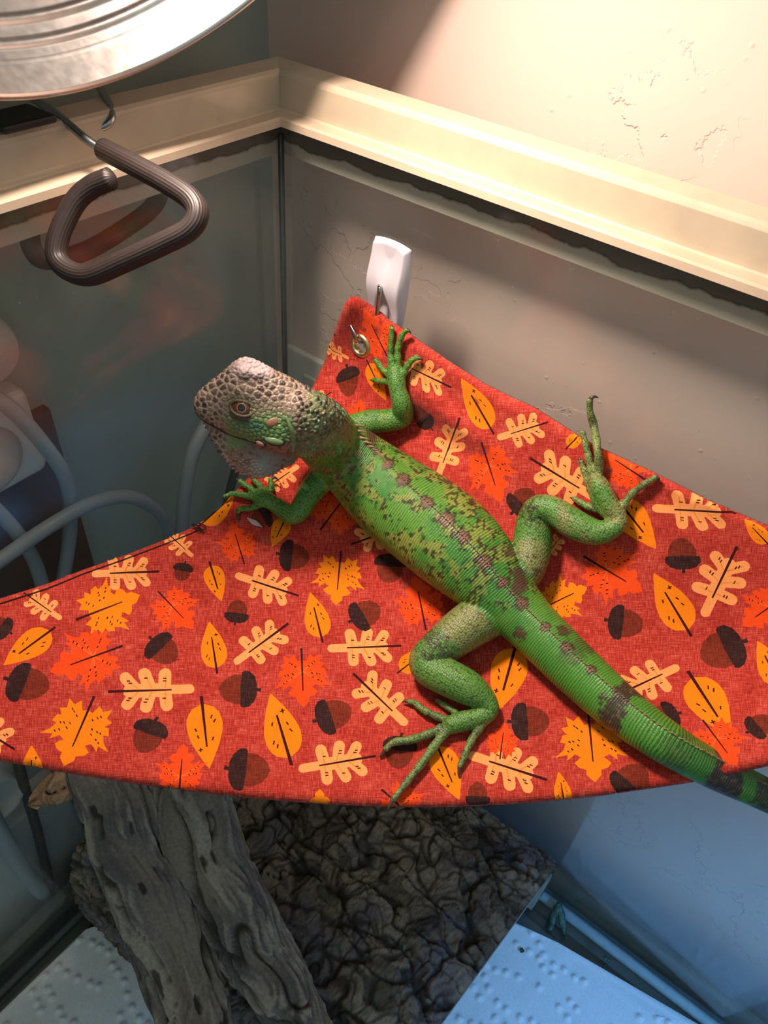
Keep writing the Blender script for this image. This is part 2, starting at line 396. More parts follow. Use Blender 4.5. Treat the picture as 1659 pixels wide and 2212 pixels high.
# white adapter plugged into the grey wall
a0 = on(84, 940, 0, -0.040); a1 = on(60, 1030, 0, -0.040); a2 = on(20, 846, 0, -0.040)
ad = empty('power_adapter', (-0.045, a0[1] - 0.03, a1[2]))
box('body', (WX, a0[1] - 0.062, a1[2]), (-0.036, a0[1], a2[2]), m_white, ad, 0.006, 4)
V, Fc = lathe([(0.0001, 0.004), (0.015, 0.004), (0.0185, 0.002), (0.020, 0), (0.020, -0.004)], 48, (-0.036, a0[1] - 0.032, (a1[2] + a2[2]) / 2 - 0.002), (1, 0, 0)); mk('dial', V, Fc, m_white2, ad)
tag(ad, 'white square power adapter with a round dial behind the end glass', 'adapter')
c = on(-18, 745, 0, -0.036)
V, Fc = lathe([(0.0001, 0.010), (0.008, 0.010), (0.011, 0.007), (0.014, 0.008), (0.0165, 0.004), (0.018, -0.004), (0.018, -0.019)], 48, c + np.array([0, -0.006, 0]), (1, 0, 0))
rp = mk('round_plug', V, Fc, m_white2); tag(rp, 'round off-white plug fixed to the grey wall above the square adapter', 'plug')
bd = box('wooden_board', (WX, -0.30, 0.20), (WX + 0.006, on(130, 1000, 0, WX)[1], 0.405), m_wood)
tag(bd, 'brown wooden board on the grey wall behind the square adapter', 'board')
# pale round fitting below the hammock
c = on(-15, 1715, 0, -0.030)
V, Fc = lathe([(0.0001, 0.002), (0.012, 0.002), (0.013, 0.008), (0.016, 0.009), (0.018, 0.006), (0.021, 0.0), (0.026, -0.002), (0.028, -0.012)], 48, c, (1, 0, 0.15))
rp = mk('pipe_fitting', V, Fc, m_white2); tag(rp, 'pale round fitting with a sunken centre behind the glass below the hammock', 'fitting')
wb = box('white_box', (WX, -0.36, -0.04), (-0.034, on(170, 1760, 0, -0.034)[1], on(100, 1830, 0, -0.034)[2] + 0.06), m_white2, bevel=0.003)
tag(wb, 'pale box standing behind the black strap outside the glass', 'box')

# ------------------------------------------------------------------ unseen cool strip light added across the tank further along, lights the towel blue
m_tube = bpy.data.materials.new('lit_tube'); m_tube.use_nodes = True
_nt = m_tube.node_tree; _nt.nodes.remove(_nt.nodes['Principled BSDF'])
_e = N(_nt, 'ShaderNodeEmission', inp={'Color': (0.07, 0.38, 1.0, 1), 'Strength': TUBE_POWER}); _nt.links.new(_e.outputs[0], _nt.nodes['Material Output'].inputs[0])
sl = empty('strip_light', (0.88, -0.23, 0.56))
box('housing', (0.70, -0.40, 0.575), (0.78, -0.06, 0.61), m_black, sl, 0.004)
for x0 in (0.694, 0.780): box('light_baffle', (x0, -0.40, 0.524), (x0 + 0.006, -0.06, 0.606), m_black, sl)  # unseen skirts added to keep the tube's light off hammock and end wall
for y0 in (-0.470, -0.062): box('bracket', (0.725, y0, 0.5602), (0.755, y0 + 0.072, 0.576), m_black, sl, 0.001)
V, Fc = sweep([(0.74, -0.385, 0.566), (0.74, -0.075, 0.566)], 0.008, seg=20); mk('tube', V, Fc, m_tube, sl)
tag(sl, 'unseen black strip light with a cool blue tube lying across the tank rims', 'light')

# ================================================================== HAMMOCK
# control points of the cloth: photo pixel and the world coordinate that fixes its distance
def cz(px, py, z): r = ray(px, py); return (px, py, (z - CAM[2]) / r[2])
def cy(px, py, y): r = ray(px, py); return (px, py, (y - CAM[1]) / r[1])
def cx(px, py, x): r = ray(px, py); return (px, py, (x - CAM[0]) / r[0])
CT = [cy(755, 655, -.020), cy(790, 662, -.014), cy(900, 745, -.012), cy(1040, 835, -.011), cy(1150, 885, -.010), cy(1280, 965, -.010), cy(1400, 1018, -.010), cy(1530, 1085, -.010), cy(1659, 1140, -.010), cy(1850, 1235, -.010), cy(2080, 1350, -.012),
      cz(700, 770, .422), cz(680, 830, .412), cz(600, 960, .402), cz(540, 1010, .398), cz(440, 1145, .386), cz(230, 1215, .383), cz(0, 1292, .386), cz(-200, 1352, .394), cz(-420, 1405, .405),
      cz(-300, 1560, .385), cz(0, 1640, .362), cz(200, 1675, .352), cz(420, 1705, .346), cz(840, 1738, .345), cz(1100, 1732, .352), cz(1300, 1712, .362), cz(1500, 1680, .377), cz(1659, 1645, .392), cz(1850, 1560, .410),
      cz(1000, 1270, .372), cz(1180, 1340, .376), cz(900, 1180, .377), cz(760, 1080, .384), cz(800, 1500, .352), cz(500, 1450, .355), cz(600, 1280, .368), cz(250, 1480, .362), cz(1350, 1480, .376), cz(1550, 1400, .394), cz(1080, 1080, .404), cz(1250, 1180, .404), cz(900, 900, .418), cz(800, 830, .424)]
CT = np.array(CT)
def tps_fit(XY, w, lam=1e-4):
    n = len(XY); d2 = ((XY[:, None] - XY[None]) ** 2).sum(-1)
    K = 0.5 * d2 * np.log(d2 + 1e-12); P = np.hstack([np.ones((n, 1)), XY])
    A = np.zeros((n + 3, n + 3)); A[:n, :n] = K + lam * np.eye(n); A[:n, n:] = P; A[n:, :n] = P.T
    return np.linalg.solve(A, np.concatenate([w, np.zeros(3)]))
_XY = CT[:, :2] / 1000.0; _co = tps_fit(_XY, 1.0 / CT[:, 2], 3e-4)
WR = [  # wrinkles: px, py, along dx, dy (unit), length, width, amplitude
    (960, 895, 0.80, 0.60, 130, 26, 0.035), (930, 935, 0.85, 0.52, 120, 26, -0.03), (520, 1130, 0.75, -0.65, 70, 22, 0.03), (480, 1150, 0.75, -0.65, 60, 20, -0.025),
    (830, 1010, .7, .7, 120, 60, -0.03), (300, 1215, .95, -.3, 160, 22, .015), (1180, 1170, .6, .8, 110, 45, -0.025), (1480, 1060, .9, .43, 120, 26, 0.02), (640, 1150, .9, -.4, 100, 35, .02)]
def cloth_w(px, py):
    px = np.atleast_1d(np.asarray(px, float)); py = np.atleast_1d(np.asarray(py, float))
    Q = np.stack([px, py], -1) / 1000.0
    out = np.zeros(len(Q))
    for s in range(0, len(Q), 4000):
        q = Q[s:s + 4000]; d2 = ((q[:, None] - _XY[None]) ** 2).sum(-1)
        out[s:s + 4000] = (0.5 * d2 * np.log(d2 + 1e-12)) @ _co[:-3] + _co[-3] + q @ _co[-2:]
    for x, y, dx, dy, L, W, A in WR:
        u = (px - x) * dx + (py - y) * dy; v = -(px - x) * dy + (py - y) * dx
        out += A * np.exp(-(u / L) ** 2 - (v / W) ** 2)
    return out
RAYM = M.T
def cloth_P(px, py):
    w = cloth_w(px, py); px = np.atleast_1d(np.asarray(px, float)); py = np.atleast_1d(np.asarray(py, float))
    r = np.stack([(px - CX) / F, (py - CY) / F, np.ones_like(px)], -1) @ M
    return CAM + r / w[:, None]
def cloth_frame(px, py, e=3.0):
    p = cloth_P([px, px + e, px - e, px, px], [py, py, py, py + e, py - e])
    tx = (p[1] - p[2]) / (2 * e); ty = (p[3] - p[4]) / (2 * e); n = nz(np.cross(ty, tx))
    if n @ (CAM - p[0]) < 0: n = -n
    return p[0], tx, ty, n
def up_from(px, py, h):
    """point on the view line through a pixel that lies h above the cloth"""
    p, tx, ty, n = cloth_frame(px, py); r = nz(ray(px, py)); return p - r * (h / max(0.25, -(n @ r)))

EDGE = [(742, 662), (755, 652), (772, 651), (790, 662), (840, 700), (900, 742), (970, 790), (1040, 833), (1100, 862), (1150, 884), (1215, 925), (1280, 965), (1340, 992), (1400, 1018), (1530, 1085), (1659, 1140), (1850, 1235), (2060, 1338), (2090, 1362), (2080, 1392),
        (1960, 1480), (1850, 1560), (1760, 1607), (1659, 1648), (1500, 1682), (1400, 1698), (1300, 1713), (1200, 1724), (1100, 1732), (970, 1738), (840, 1738), (700, 1732), (560, 1721), (420, 1705), (300, 1690), (200, 1675), (100, 1658), (0, 1640), (-150, 1608), (-300, 1560), (-420, 1480),
        (-448, 1420), (-430, 1396), (-300, 1372), (-200, 1348), (-100, 1322), (0, 1290), (100, 1258), (180, 1226), (260, 1198), (340, 1168), (400, 1143), (440, 1122), (475, 1095), (505, 1062), (540, 1025), (590, 1006), (622, 962), (655, 890), (672, 838), (700, 775), (722, 712), (735, 678)]
HOLE = (779, 746, 12.5)
def dense(poly, step=9.0):
    P = np.array(poly + [poly[0]], float); out = []
    for a, b in zip(P[:-1], P[1:]):
        k = max(1, int(np.linalg.norm(b - a) / step))
        for i in range(k): out.append(a + (b - a) * i / k)
    return np.array(out)
# --- printed motifs: (kind, A = stem end, B = far end) in photo pixels
MOT = [('O',51,1280,132,1337),('M',164,1339,303,1285),('O',344,1234,199,1240),('C',400,1212,388,1257),('R',341,1277,418,1358),('L',452,1212,479,1299),('L',120,1354,7,1437),('R',265,1395,108,1452),('C',321,1376,380,1429),('L',469,1455,452,1342),
 ('C',7,1466,108,1488),('O',233,1494,419,1488),('C',27,1369,-32,1340),('M',203,1504,138,1655),('C',339,1548,303,1628),('L',435,1504,452,1660),('O',32,1619,-90,1542),('L',68,1715,68,1610),('R',385,1725,396,1606),('C',484,1660,585,1666),
 ('R',528,1219,500,1128),('C',596,1196,671,1206),('O',645,1287,509,1242),('C',508,1351,516,1294),('O',623,1347,507,1432),('L',697,1388,670,1279),('M',737,1190,725,1307),('C',753,1345,822,1309),('C',846,1189,839,1262),('O',758,1176,878,1132),
 ('R',920,1361,897,1245),('O',867,1395,708,1401),('R',651,1400,656,1528),('C',564,1489,471,1489),('L',630,1653,584,1498),('C',675,1560,761,1530),('O',763,1455,878,1565),('O',812,1633,646,1661),('C',867,1582,859,1663),('L',857,1455,930,1398),
 ('R',824,1705,915,1785),('M',692,1802,690,1704),('L',621,1112,587,1181),('M',1168,1316,1268,1268),('R',1260,1201,1388,1278),('L',1494,1375,1412,1238),('O',1592,1180,1520,1331),('C',1305,1339,1392,1352),('C',1614,1381,1512,1424),('R',1700,1285,1604,1352),
 ('L',1690,1490,1636,1384),('O',1332,1502,1466,1440),('L',1486,1449,1579,1592),('C',1612,1584,1670,1550),('C',1472,1538,1400,1560),('R',1518,1555,1592,1655),('M',1270,1530,1285,1690),('C',1095,1560,1190,1557),('L',1117,1385,1074,1537),('O',1182,1685,1012,1630),
 ('L',940,1600,992,1728),('L',1222,1745,1207,1667),('C',1332,1722,1394,1656),('C',1032,1748,1032,1688),('R',842,782,786,668),('L',791,776,834,866),('O',975,837,860,782),('L',1067,938,996,817),('O',1184,912,1075,946),('O',993,902,944,1034),
 ('C',936,930,886,872),('C',748,787,757,858),('O',694,746,754,774),('O',716,847,655,884),('R',768,925,780,862),('R',1040,955,1082,1085),('O',1144,989,1290,1078),('C',1104,1112,1153,1058),('L',1325,1068,1418,1186),('R',1400,1040,1300,975),
 ('L',1222,970,1264,925),('O',1590,1108,1410,1098),('C',1478,1238,1470,1160),('L',1664,1180,1608,1122),('O',1216,1153,1176,1205),('L',428,1138,508,1066),('O',358,1148,416,1202),('O',572,1056,645,1006),('R',692,1145,764,1048),('C',588,1104,543,1131),
 ('C',-60,1460,-130,1480),('O',-180,1400,-60,1420),('L',-120,1560,-200,1500),('M',-220,1480,-320,1440),('C',-40,1600,-90,1590),('O',1700,1400,1800,1330),('C',1720,1520,1790,1500),('M',1860,1420,1760,1460),('L',1900,1300,1960,1400),('R',1760,1230,1850,1290),('R',1080,1640,1090,1560)]
# materials of the cloth
def cloth_mat(name, cols, weave=1.0):
    m, nt, b = new_mat(name)
    uv = N(nt, 'ShaderNodeUVMap', uv_map='cloth'); 
    def stretched(sx, sy, sc):
        mp = N(nt, 'ShaderNodeMapping'); mp.inputs['Scale'].default_value = (sx, sy, 1); nt.links.new(uv.outputs[0], mp.inputs[0]); return noise_n(nt, mp.outputs[0], sc, 3, 0.6)
    a = stretched(1900, 170, 1.0); c = stretched(170, 1900, 1.0); d = stretched(60, 60, 1.0)
    s = math_n(nt, 'ADD', math_n(nt, 'MULTIPLY', a, 0.5), math_n(nt, 'MULTIPLY', c, 0.5))
    s = math_n(nt, 'ADD', math_n(nt, 'MULTIPLY', s, 0.85), math_n(nt, 'MULTIPLY', d, 0.15))
    r = ramp(nt, [(0.36, cols[0]), (0.5, cols[1]), (0.64, cols[2])], s)
    nt.links.new(r.outputs[0], b.inputs['Base Color'])
    mp = N(nt, 'ShaderNodeMapping'); mp.inputs['Rotation'].default_value = (0, 0, 0.6); nt.links.new(uv.outputs[0], mp.inputs[0])
    w = N(nt, 'ShaderNodeTexWave', inp={'Scale': 700.0, 'Distortion': 0.6}); nt.links.new(mp.outputs[0], w.inputs['Vector'])
    h = math_n(nt, 'ADD', math_n(nt, 'MULTIPLY', w.outputs['Fac'], 0.5), s)
    bump(nt, b, h, 0.25, 0.0003)
    b.inputs['Roughness'].default_value = 0.85; b.inputs['Specular IOR Level'].default_value = 0.15
    b.inputs['Sheen Weight'].default_value = 0.08
    return m
CM = [cloth_mat('red_linen_print', [lin(126, 26, 20), lin(186, 54, 42), lin(220, 104, 86)]),
      cloth_mat('peach_print', [lin(246, 148, 82), lin(252, 160, 92), lin(255, 170, 104)]),
      cloth_mat('orange_print', [lin(240, 122, 12), lin(246, 130, 14), lin(250, 138, 20)]),
      cloth_mat('vermilion_print', [lin(232, 62, 18), lin(240, 74, 22), lin(246, 86, 30)]),
      cloth_mat('acorn_print', [lin(78, 20, 12), lin(122, 42, 26), lin(146, 62, 40)]),
      cloth_mat('acorn_cap_print', [lin(34, 16, 18), lin(52, 26, 26), lin(84, 52, 44)]),
      cloth_mat('dark_line_print', [lin(52, 8, 14), lin(64, 12, 18), lin(74, 18, 22)]),
      cloth_mat('vein_print', [lin(244, 124, 34), lin(248, 132, 40), lin(250, 140, 50)]),
      cloth_mat('vermilion_vein_print', [lin(250, 104, 40), lin(252, 112, 46), lin(254, 120, 54)])]
def stadium(a, b, w, k=7):
    a = np.array(a, float); b = np.array(b, float); d = nz(b - a); n = np.array([-d[1], d[0]]); P = []
    for t in np.linspace(-math.pi / 2, math.pi / 2, k): P.append(b + w * (math.cos(t) * d + math.sin(t) * n))
    for t in np.linspace(math.pi / 2, 3 * math.pi / 2, k): P.append(a + w * (math.cos(t) * d + math.sin(t) * n))
    return np.array(P)
def bar(a, b, w0, w1):
    a = np.array(a, float); b = np.array(b, float); d = nz(b - a); n = np.array([-d[1], d[0]])
    return np.array([a - n * w0, b - n * w1, b + n * w1, a + n * w0])
def template(kind):
    """polygons in a frame with x from stem end (0) to far end (1): (priority, material, pts)"""
    out = []
    if kind == 'O':
        out.append((1, 1, stadium((0.30, 0), (0.95, 0.0), 0.058)))
        out.append((1, 1, stadium((0.26, 0), (0.62, 0.0), 0.085)))
        for s in (1, -1):
            for x0, x1, y1, w in ((0.30, 0.20, 0.165, 0.070), (0.46, 0.42, 0.205, 0.074), (0.62, 0.66, 0.195, 0.074)):
                out.append((1, 1, stadium((x0 + 0.04, 0), (x1 + (0.03 if s < 0 else 0), s * y1), w)))
                out.append((2, 7, bar((x0 + 0.05, s * 0.02), (x1 + 0.01, s * y1 * 0.95), 0.008, 0.004)))
                for q in (0.55, 0.72):
                    cx_ = x0 + 0.04 + (x1 - x0 - 0.04) * q; cy_ = s * y1 * q
                    if (x0 == 0.46 and s > 0 and q < 0.6) or (x0 == 0.62 and s < 0 and q > 0.6): continue
                    out.append((3, 6, bar((cx_ - 0.024, cy_ + 0.004), (cx_ + 0.018, cy_), 0.0075, 0.0075)))
        out.append((4, 6, bar((0.0, 0), (0.74, 0.0), 0.017, 0.010)))
    elif kind == 'L':
        P = []
        for t in np.linspace(0, 1, 15): P.append((0.10 + 0.90 * t, 0.235 * (math.sin(math.pi * t ** 0.62)) ** 0.9))
        P = P + [(x, -y) for x, y in P[-2:0:-1]]
        out.append((1, 2, np.array(P)))
        for (x, y) in ((0.30, 0.10), (0.36, 0.135), (0.55, -0.10), (0.45, -0.12), (0.60, 0.09)):
            out.append((3, 6, bar((x - 0.024, y * 1.1), (x + 0.024, y * 0.9), 0.009, 0.009)))
        out.append((3, 6, bar((0.70, -0.085), (0.76, -0.085), 0.009, 0.009))); out.append((3, 6, bar((0.73, -0.115), (0.73, -0.055), 0.008, 0.008)))
        out.append((4, 6, bar((0.0, 0.0), (0.70, 0.0), 0.021, 0.012)))
    elif kind in 'MR':
        half = [(0.20, 0.0), (0.22, 0.07), (0.10, 0.13), (0.17, 0.20), (0.11, 0.30), (0.24, 0.28), (0.27, 0.37), (0.35, 0.30), (0.36, 0.36), (0.46, 0.40), (0.47, 0.33), (0.56, 0.37), (0.66, 0.48), (0.62, 0.32), (0.70, 0.33), (0.62, 0.22), (0.66, 0.15), (0.74, 0.24), (0.80, 0.19), (0.83, 0.10), (0.90, 0.10), (1.0, 0.0)]
        P = half + [(x, -y) for x, y in half[-2:0:-1]]
        mt = 2 if kind == 'M' else 3
        out.append((1, mt, np.array(P)))
        for s in (1, -1):
            for (x1, y1) in ((0.22, 0.22), (0.46, 0.31), (0.60, 0.34)):
                out.append((2, 7 if kind == 'M' else 8, bar((0.40, 0), (x1, s * y1), 0.007, 0.003)))
                for q in (0.5, 0.75, 0.9):
                    cx_ = 0.40 + (x1 - 0.40) * q; cy_ = s * y1 * q
                    out.append((3, 6, bar((cx_ - 0.012, cy_ - 0.013), (cx_ + 0.012, cy_ + 0.013), 0.008, 0.008)))
        out.append((4, 6, bar((0.0, 0), (0.72, 0), 0.018, 0.009)))
    elif kind == 'C':
        out.append((1, 5, bar((0.0, 0.02), (0.14, 0.0), 0.045, 0.035)))
        P = [(0.40, -0.36), (0.62, -0.36), (0.80, -0.28), (0.93, -0.15), (0.98, 0.0), (0.93, 0.15), (0.80, 0.28), (0.62, 0.36), (0.40, 0.36)]
        out.append((1, 4, np.array(P)))
        P = [(0.46, -0.42), (0.48, 0.0), (0.46, 0.42), (0.40, 0.455), (0.28, 0.44), (0.16, 0.32), (0.105, 0.15), (0.10, 0.0), (0.105, -0.15), (0.16, -0.32), (0.28, -0.44), (0.40, -0.455)]
        out.append((2, 5, np.array(P)))
    return out
TPL = {k: template(k) for k in 'OLMRC'}
edge_d = dense(EDGE, 8.0)
def inside(P, poly):
    x, y = P[:, 0], P[:, 1]; r = np.zeros(len(P), bool); n = len(poly)
    for i in range(n):
        x0, y0 = poly[i]; x1, y1 = poly[(i + 1) % n]
        c = ((y0 > y) != (y1 > y)) & (x < (x1 - x0) * (y - y0) / (y1 - y0 + 1e-12) + x0); r ^= c
    return r
V2 = [tuple(p) for p in edge_d]; F2 = [list(range(len(V2)))]; FM = [(0, 0)]
def add_poly(P, pr, mt):
    i0 = len(V2); V2.extend([tuple(p) for p in P]); F2.append(list(range(i0, i0 + len(P)))); FM.append((pr, mt))
th = np.linspace(0, 2 * math.pi, 20, endpoint=False)
_, hx, hy, hn = cloth_frame(HOLE[0], HOLE[1])
def to_px(px, py, dirpx=None):
    """2x2 map from tangent metres to pixels and back at a cloth pixel"""
    p, tx, ty, n = cloth_frame(px, py); e1 = nz(tx); e2 = nz(np.cross(n, e1))
    J = np.array([[tx @ e1, ty @ e1], [tx @ e2, ty @ e2]]); return J, np.linalg.inv(J)
Jh, Jhi = to_px(HOLE[0], HOLE[1])
hole_px = np.array([np.array(HOLE[:2]) + Jhi @ (0.0046 * np.array([math.cos(t), math.sin(t)])) for t in th])
add_poly(hole_px, 99, 0)
(px0, py0), (px1, py1) = edge_d.min(0), edge_d.max(0)
for mi, (k, ax, ay, bx, by) in enumerate(MOT):
    cx_, cy_ = (ax + bx) / 2, (ay + by) / 2
    J, Ji = to_px(cx_, cy_); d = J @ np.array([bx - ax, by - ay], float); n = np.array([-d[1], d[0]])
    for pr, mt, P in TPL[k]:
        Q = np.array([(ax, ay) + Ji @ (d * x + n * y) for x, y in P])
        if not ((px0 < Q[:, 0]) & (Q[:, 0] < px1) & (py0 < Q[:, 1]) & (Q[:, 1] < py1)).any(): continue
        jit = rng.normal(size=Q.shape) * 0.25
        add_poly(Q + jit, pr + 10 * (mi % 2) * 0, mt)
gx, gy = np.meshgrid(np.arange(-460, 2110, 12.0), np.arange(640, 1745, 12.0)); G = np.stack([gx.ravel(), gy.ravel()], -1)
G += rng.uniform(-3.5, 3.5, G.shape); G = G[inside(G, edge_d)]
V2.extend([tuple(p) for p in G])
ED = [(a_, b_) for f_ in F2 for a_, b_ in zip(f_, f_[1:] + f_[:1])]
cv, ce, cf, ov, oe, of = geometry.delaunay_2d_cdt([Vector(p) for p in V2], ED, [], 0, 1e-3, False)
cv = np.array([tuple(v) for v in cv]); tri_ = np.array([tuple(f_) for f_ in cf if len(f_) == 3]); cen = cv[tri_].mean(1)
pri = np.full(len(cen), -1.0); mt_ = np.zeros(len(cen), int); pri[inside(cen, edge_d)] = 0
_o = np.argsort(cen[:, 0]); _cx = cen[_o, 0]
for f_, (pr, m_) in list(zip(F2, FM))[1:]:
    Q = np.array([V2[k] for k in f_]); a_, b_ = np.searchsorted(_cx, [Q[:, 0].min(), Q[:, 0].max()])
    ix = _o[a_:b_]; ix = ix[(cen[ix, 1] >= Q[:, 1].min()) & (cen[ix, 1] <= Q[:, 1].max())]
    if not len(ix): continue
    ix = ix[inside(cen[ix], Q)]; ix = ix[(pri[ix] >= 0) & (pri[ix] <= pr)]
    pri[ix] = pr; mt_[ix] = m_
ok_ = (pri >= 0) & (pri < 99)
keep = [list(map(int, t_)) for t_ in tri_[ok_]]; mats = [int(m_) for m_ in mt_[ok_]]
used = np.zeros(len(cv), bool)
for f in keep: used[f] = True
remap = np.cumsum(used) - 1; cv = cv[used]; keep = [[remap[i] for i in f] for f in keep]
P3 = cloth_P(cv[:, 0], cv[:, 1])
eps = 2.0
pa = cloth_P(cv[:, 0] + eps, cv[:, 1]); pb = cloth_P(cv[:, 0], cv[:, 1] + eps)
NN = np.cross(pb - P3, pa - P3); NN /= np.linalg.norm(NN, axis=1)[:, None]
NN *= np.sign((NN * (CAM - P3)).sum(1))[:, None]
# roll the hem over slightly at the border
tree = KDTree(len(edge_d))
for i, p in enumerate(edge_d): tree.insert((p[0], p[1], 0), i)
tree.balance()
dist = np.array([tree.find((p[0], p[1], 0))[2] for p in cv])
P3 = P3 - NN * (0.0022 * np.clip(1 - dist / 9.0, 0, 1) ** 2)[:, None]
# orientation: make every face point to the camera side
tri = np.array([f[:3] for f in keep]); fn = np.cross(P3[tri[:, 1]] - P3[tri[:, 0]], P3[tri[:, 2]] - P3[tri[:, 0]])
flip = (fn * NN[tri[:, 0]]).sum(1) < 0
keep = [f[::-1] if fl else f for f, fl in zip(keep, flip)]
from collections import Counter
ec = Counter()
for f in keep:
    for a, b in zip(f, f[1:] + f[:1]): ec[(a, b)] += 1
bnd = [(a, b) for (a, b) in ec if (b, a) not in ec]
nv = len(P3); low = P3 - NN * 0.0016
faces = keep + [[i + nv for i in f[::-1]] for f in keep] + [[b, a, a + nv, b + nv] for a, b in bnd]
mi_all = mats + [0] * len(keep) + [0] * len(bnd)
ham = empty('corner_hammock', tuple(cloth_P(840, 1500)[0]))
cl = mk('cloth', np.vstack([P3, low]), faces, CM, ham)
cl.data.polygons.foreach_set('material_index', mi_all)
# cloth coordinates in metres
UVv = np.stack([np.tile(cv[:, 0], 2) * 0.00022, np.tile(cv[:, 1], 2) * 0.00030], -1)
uvl = cl.data.uv_layers.new(name='cloth'); li = np.zeros(len(cl.data.loops), int); cl.data.loops.foreach_get('vertex_index', li)
uvl.data.foreach_set('uv', UVv[li].ravel())
cl.data.update()
tag(cl, 'red linen cloth printed with autumn leaves and acorns')
# hem stitching along the free edge and a thread knot
m_thread = plain('black_thread', lin(26, 14, 14), 0.8, var=0.1)
st = [(-200, 1362), (-60, 1324), (0, 1304), (100, 1272), (180, 1240), (260, 1212), (340, 1182), (400, 1158), (428, 1146)]
sp = np.array(catmull(np.array(st, float), 160)); T3 = []
for q in sp:
    p, a_, b_, n_ = cloth_frame(q[0], q[1]); T3.append(p + n_ * 0.0003)
V, Fc = sweep(T3, 0.00028, seg=6); mk('stitching', V, Fc, m_thread, ham)
kp = []
for i in range(26):
    t = i / 25; q = (428 + 16 * math.cos(t * 14) * (0.4 + 0.6 * t), 1143 + 7 * math.sin(t * 17) - 4 * t); p, a_, b_, n_ = cloth_frame(*q); kp.append(p + n_ * (0.0008 + 0.0009 * abs(math.sin(t * 9))))
tube('thread_knot', kp, 0.00028, m_thread, ham, seg=6, n=120)
# brass grommet
m_brass = plain('pale_brass', (0.80, 0.64, 0.36, 1), 0.32, 1.0, 0.08, 200)
gp, gtx, gty, gn = cloth_frame(HOLE[0], HOLE[1])
V, Fc = lathe([(0.0045, -0.0022), (0.0042, 0.0000), (0.0044, 0.0010), (0.0050, 0.0016), (0.0058, 0.0017), (0.0067, 0.0012), (0.0074, 0.0003), (0.0073, -0.0004)], 48, gp, gn)
mk('grommet', V, Fc, m_brass, ham)
tag(ham, 'red autumn leaf print corner hammock slung from a white hook with a lizard on it', 'hammock')

# ------------------------------------------------------------------ adhesive hook on the glass
m_hook = plain('white_hook_plastic', lin(208, 200, 208), 0.32, var=0.015, spec=0.5)
m_clear = plain('clear_adhesive_strip', lin(190, 184, 178), 0.3, var=0.03)
def hook_plate():
    hc = on(829, 618, 1, -0.006); nu, nvv = 33, 49; W2, H2 = 0.0118, 0.0225; V = []; Fc = []
    for j in range(nvv):
        v = -1 + 2 * j / (nvv - 1)
        wid = W2 * (1.0 - 0.10 * v * v) * (1 + 0.03 * v)
        for i in range(nu):
            u = -1 + 2 * i / (nu - 1)
            top = 1 - 0.0 if v < 0 else 1 - 0.06 * u * u * v
            x = u * wid; z = v * H2 * top
            e = min(1 - abs(u), (1 - abs(v)) * 1.7); rim_ = smooth(0, 0.16, e)
            # two pillows left and right, a scooped fan above and a triangular valley below the wire
            fan = smooth(0.0, 0.9, v + 0.12) * smooth(0.95, 0.0, abs(u) / (0.28 + 0.75 * max(0.0, v + 0.05)))
            low_ = smooth(0.0, 0.75, -v - 0.02) * smooth(0.85, 0.35, abs(u) / (0.22 + 0.62 * max(0.0, -v)))
            y = 0.0040 + 0.0036 * math.exp(-(v / 0.5) ** 2) - 0.0030 * fan - 0.0038 * low_
            y = max(y, 0.0022) * rim_ + 0.0006 * (1 - rim_)
            V.append((hc[0] + x, -0.0008 - y, hc[2] + z))
    k = nu * nvv
    for j in range(nvv - 1):
        for i in range(nu - 1):
            a_ = j * nu + i; Fc.append((a_, a_ + 1, a_ + nu + 1, a_ + nu))
    V += [(x, -0.0006, z) for x, y, z in V[:k]]
    bd = [i for i in range(nu)] + [j * nu + nu - 1 for j in range(1, nvv)] + [(nvv - 1) * nu + i for i in range(nu - 2, -1, -1)] + [j * nu for j in range(nvv - 2, 0, -1)]
    for a_, b_ in zip(bd, bd[1:] + bd[:1]): Fc.append((b_, a_, a_ + k, b_ + k))
    return hc, V, Fc
hc, V, Fc = hook_plate()
hk = empty('wall_hook', (hc[0], -0.001, hc[2] - 0.0225))
mk('hook_body', V, Fc, m_hook, hk)
box('adhesive_strip', (hc[0] - 0.006, -0.0007, hc[2] - 0.031), (hc[0] + 0.006, -0.0001, hc[2] - 0.015), m_clear, hk)
m_chrome = plain('chrome_wire', (0.55, 0.52, 0.50, 1), 0.12, 1.0, 0.05)
tipp = at(757, 702, .405)
wp = [on(819, 617, 1, -0.0072), on(820, 624, 1, -0.0102), on(817, 655, 1, -0.0104), on(812, 690, 1, -0.0100), on(802, 722, 1, -0.0080), on(790, 748, 1, -0.0085), gp - gn * 0.004 + np.array([0, 0, 0.0005]), gp + gn * 0.002 + np.array([-0.001, 0, 0.003]), at(767, 722, .4045), tipp]
tube('hook_wire', wp, 0.00115, m_chrome, hk, n=90, seg=12)
tag(hk, 'white plastic adhesive hook with a chrome wire, stuck to the glass above the hammock grommet', 'hook')
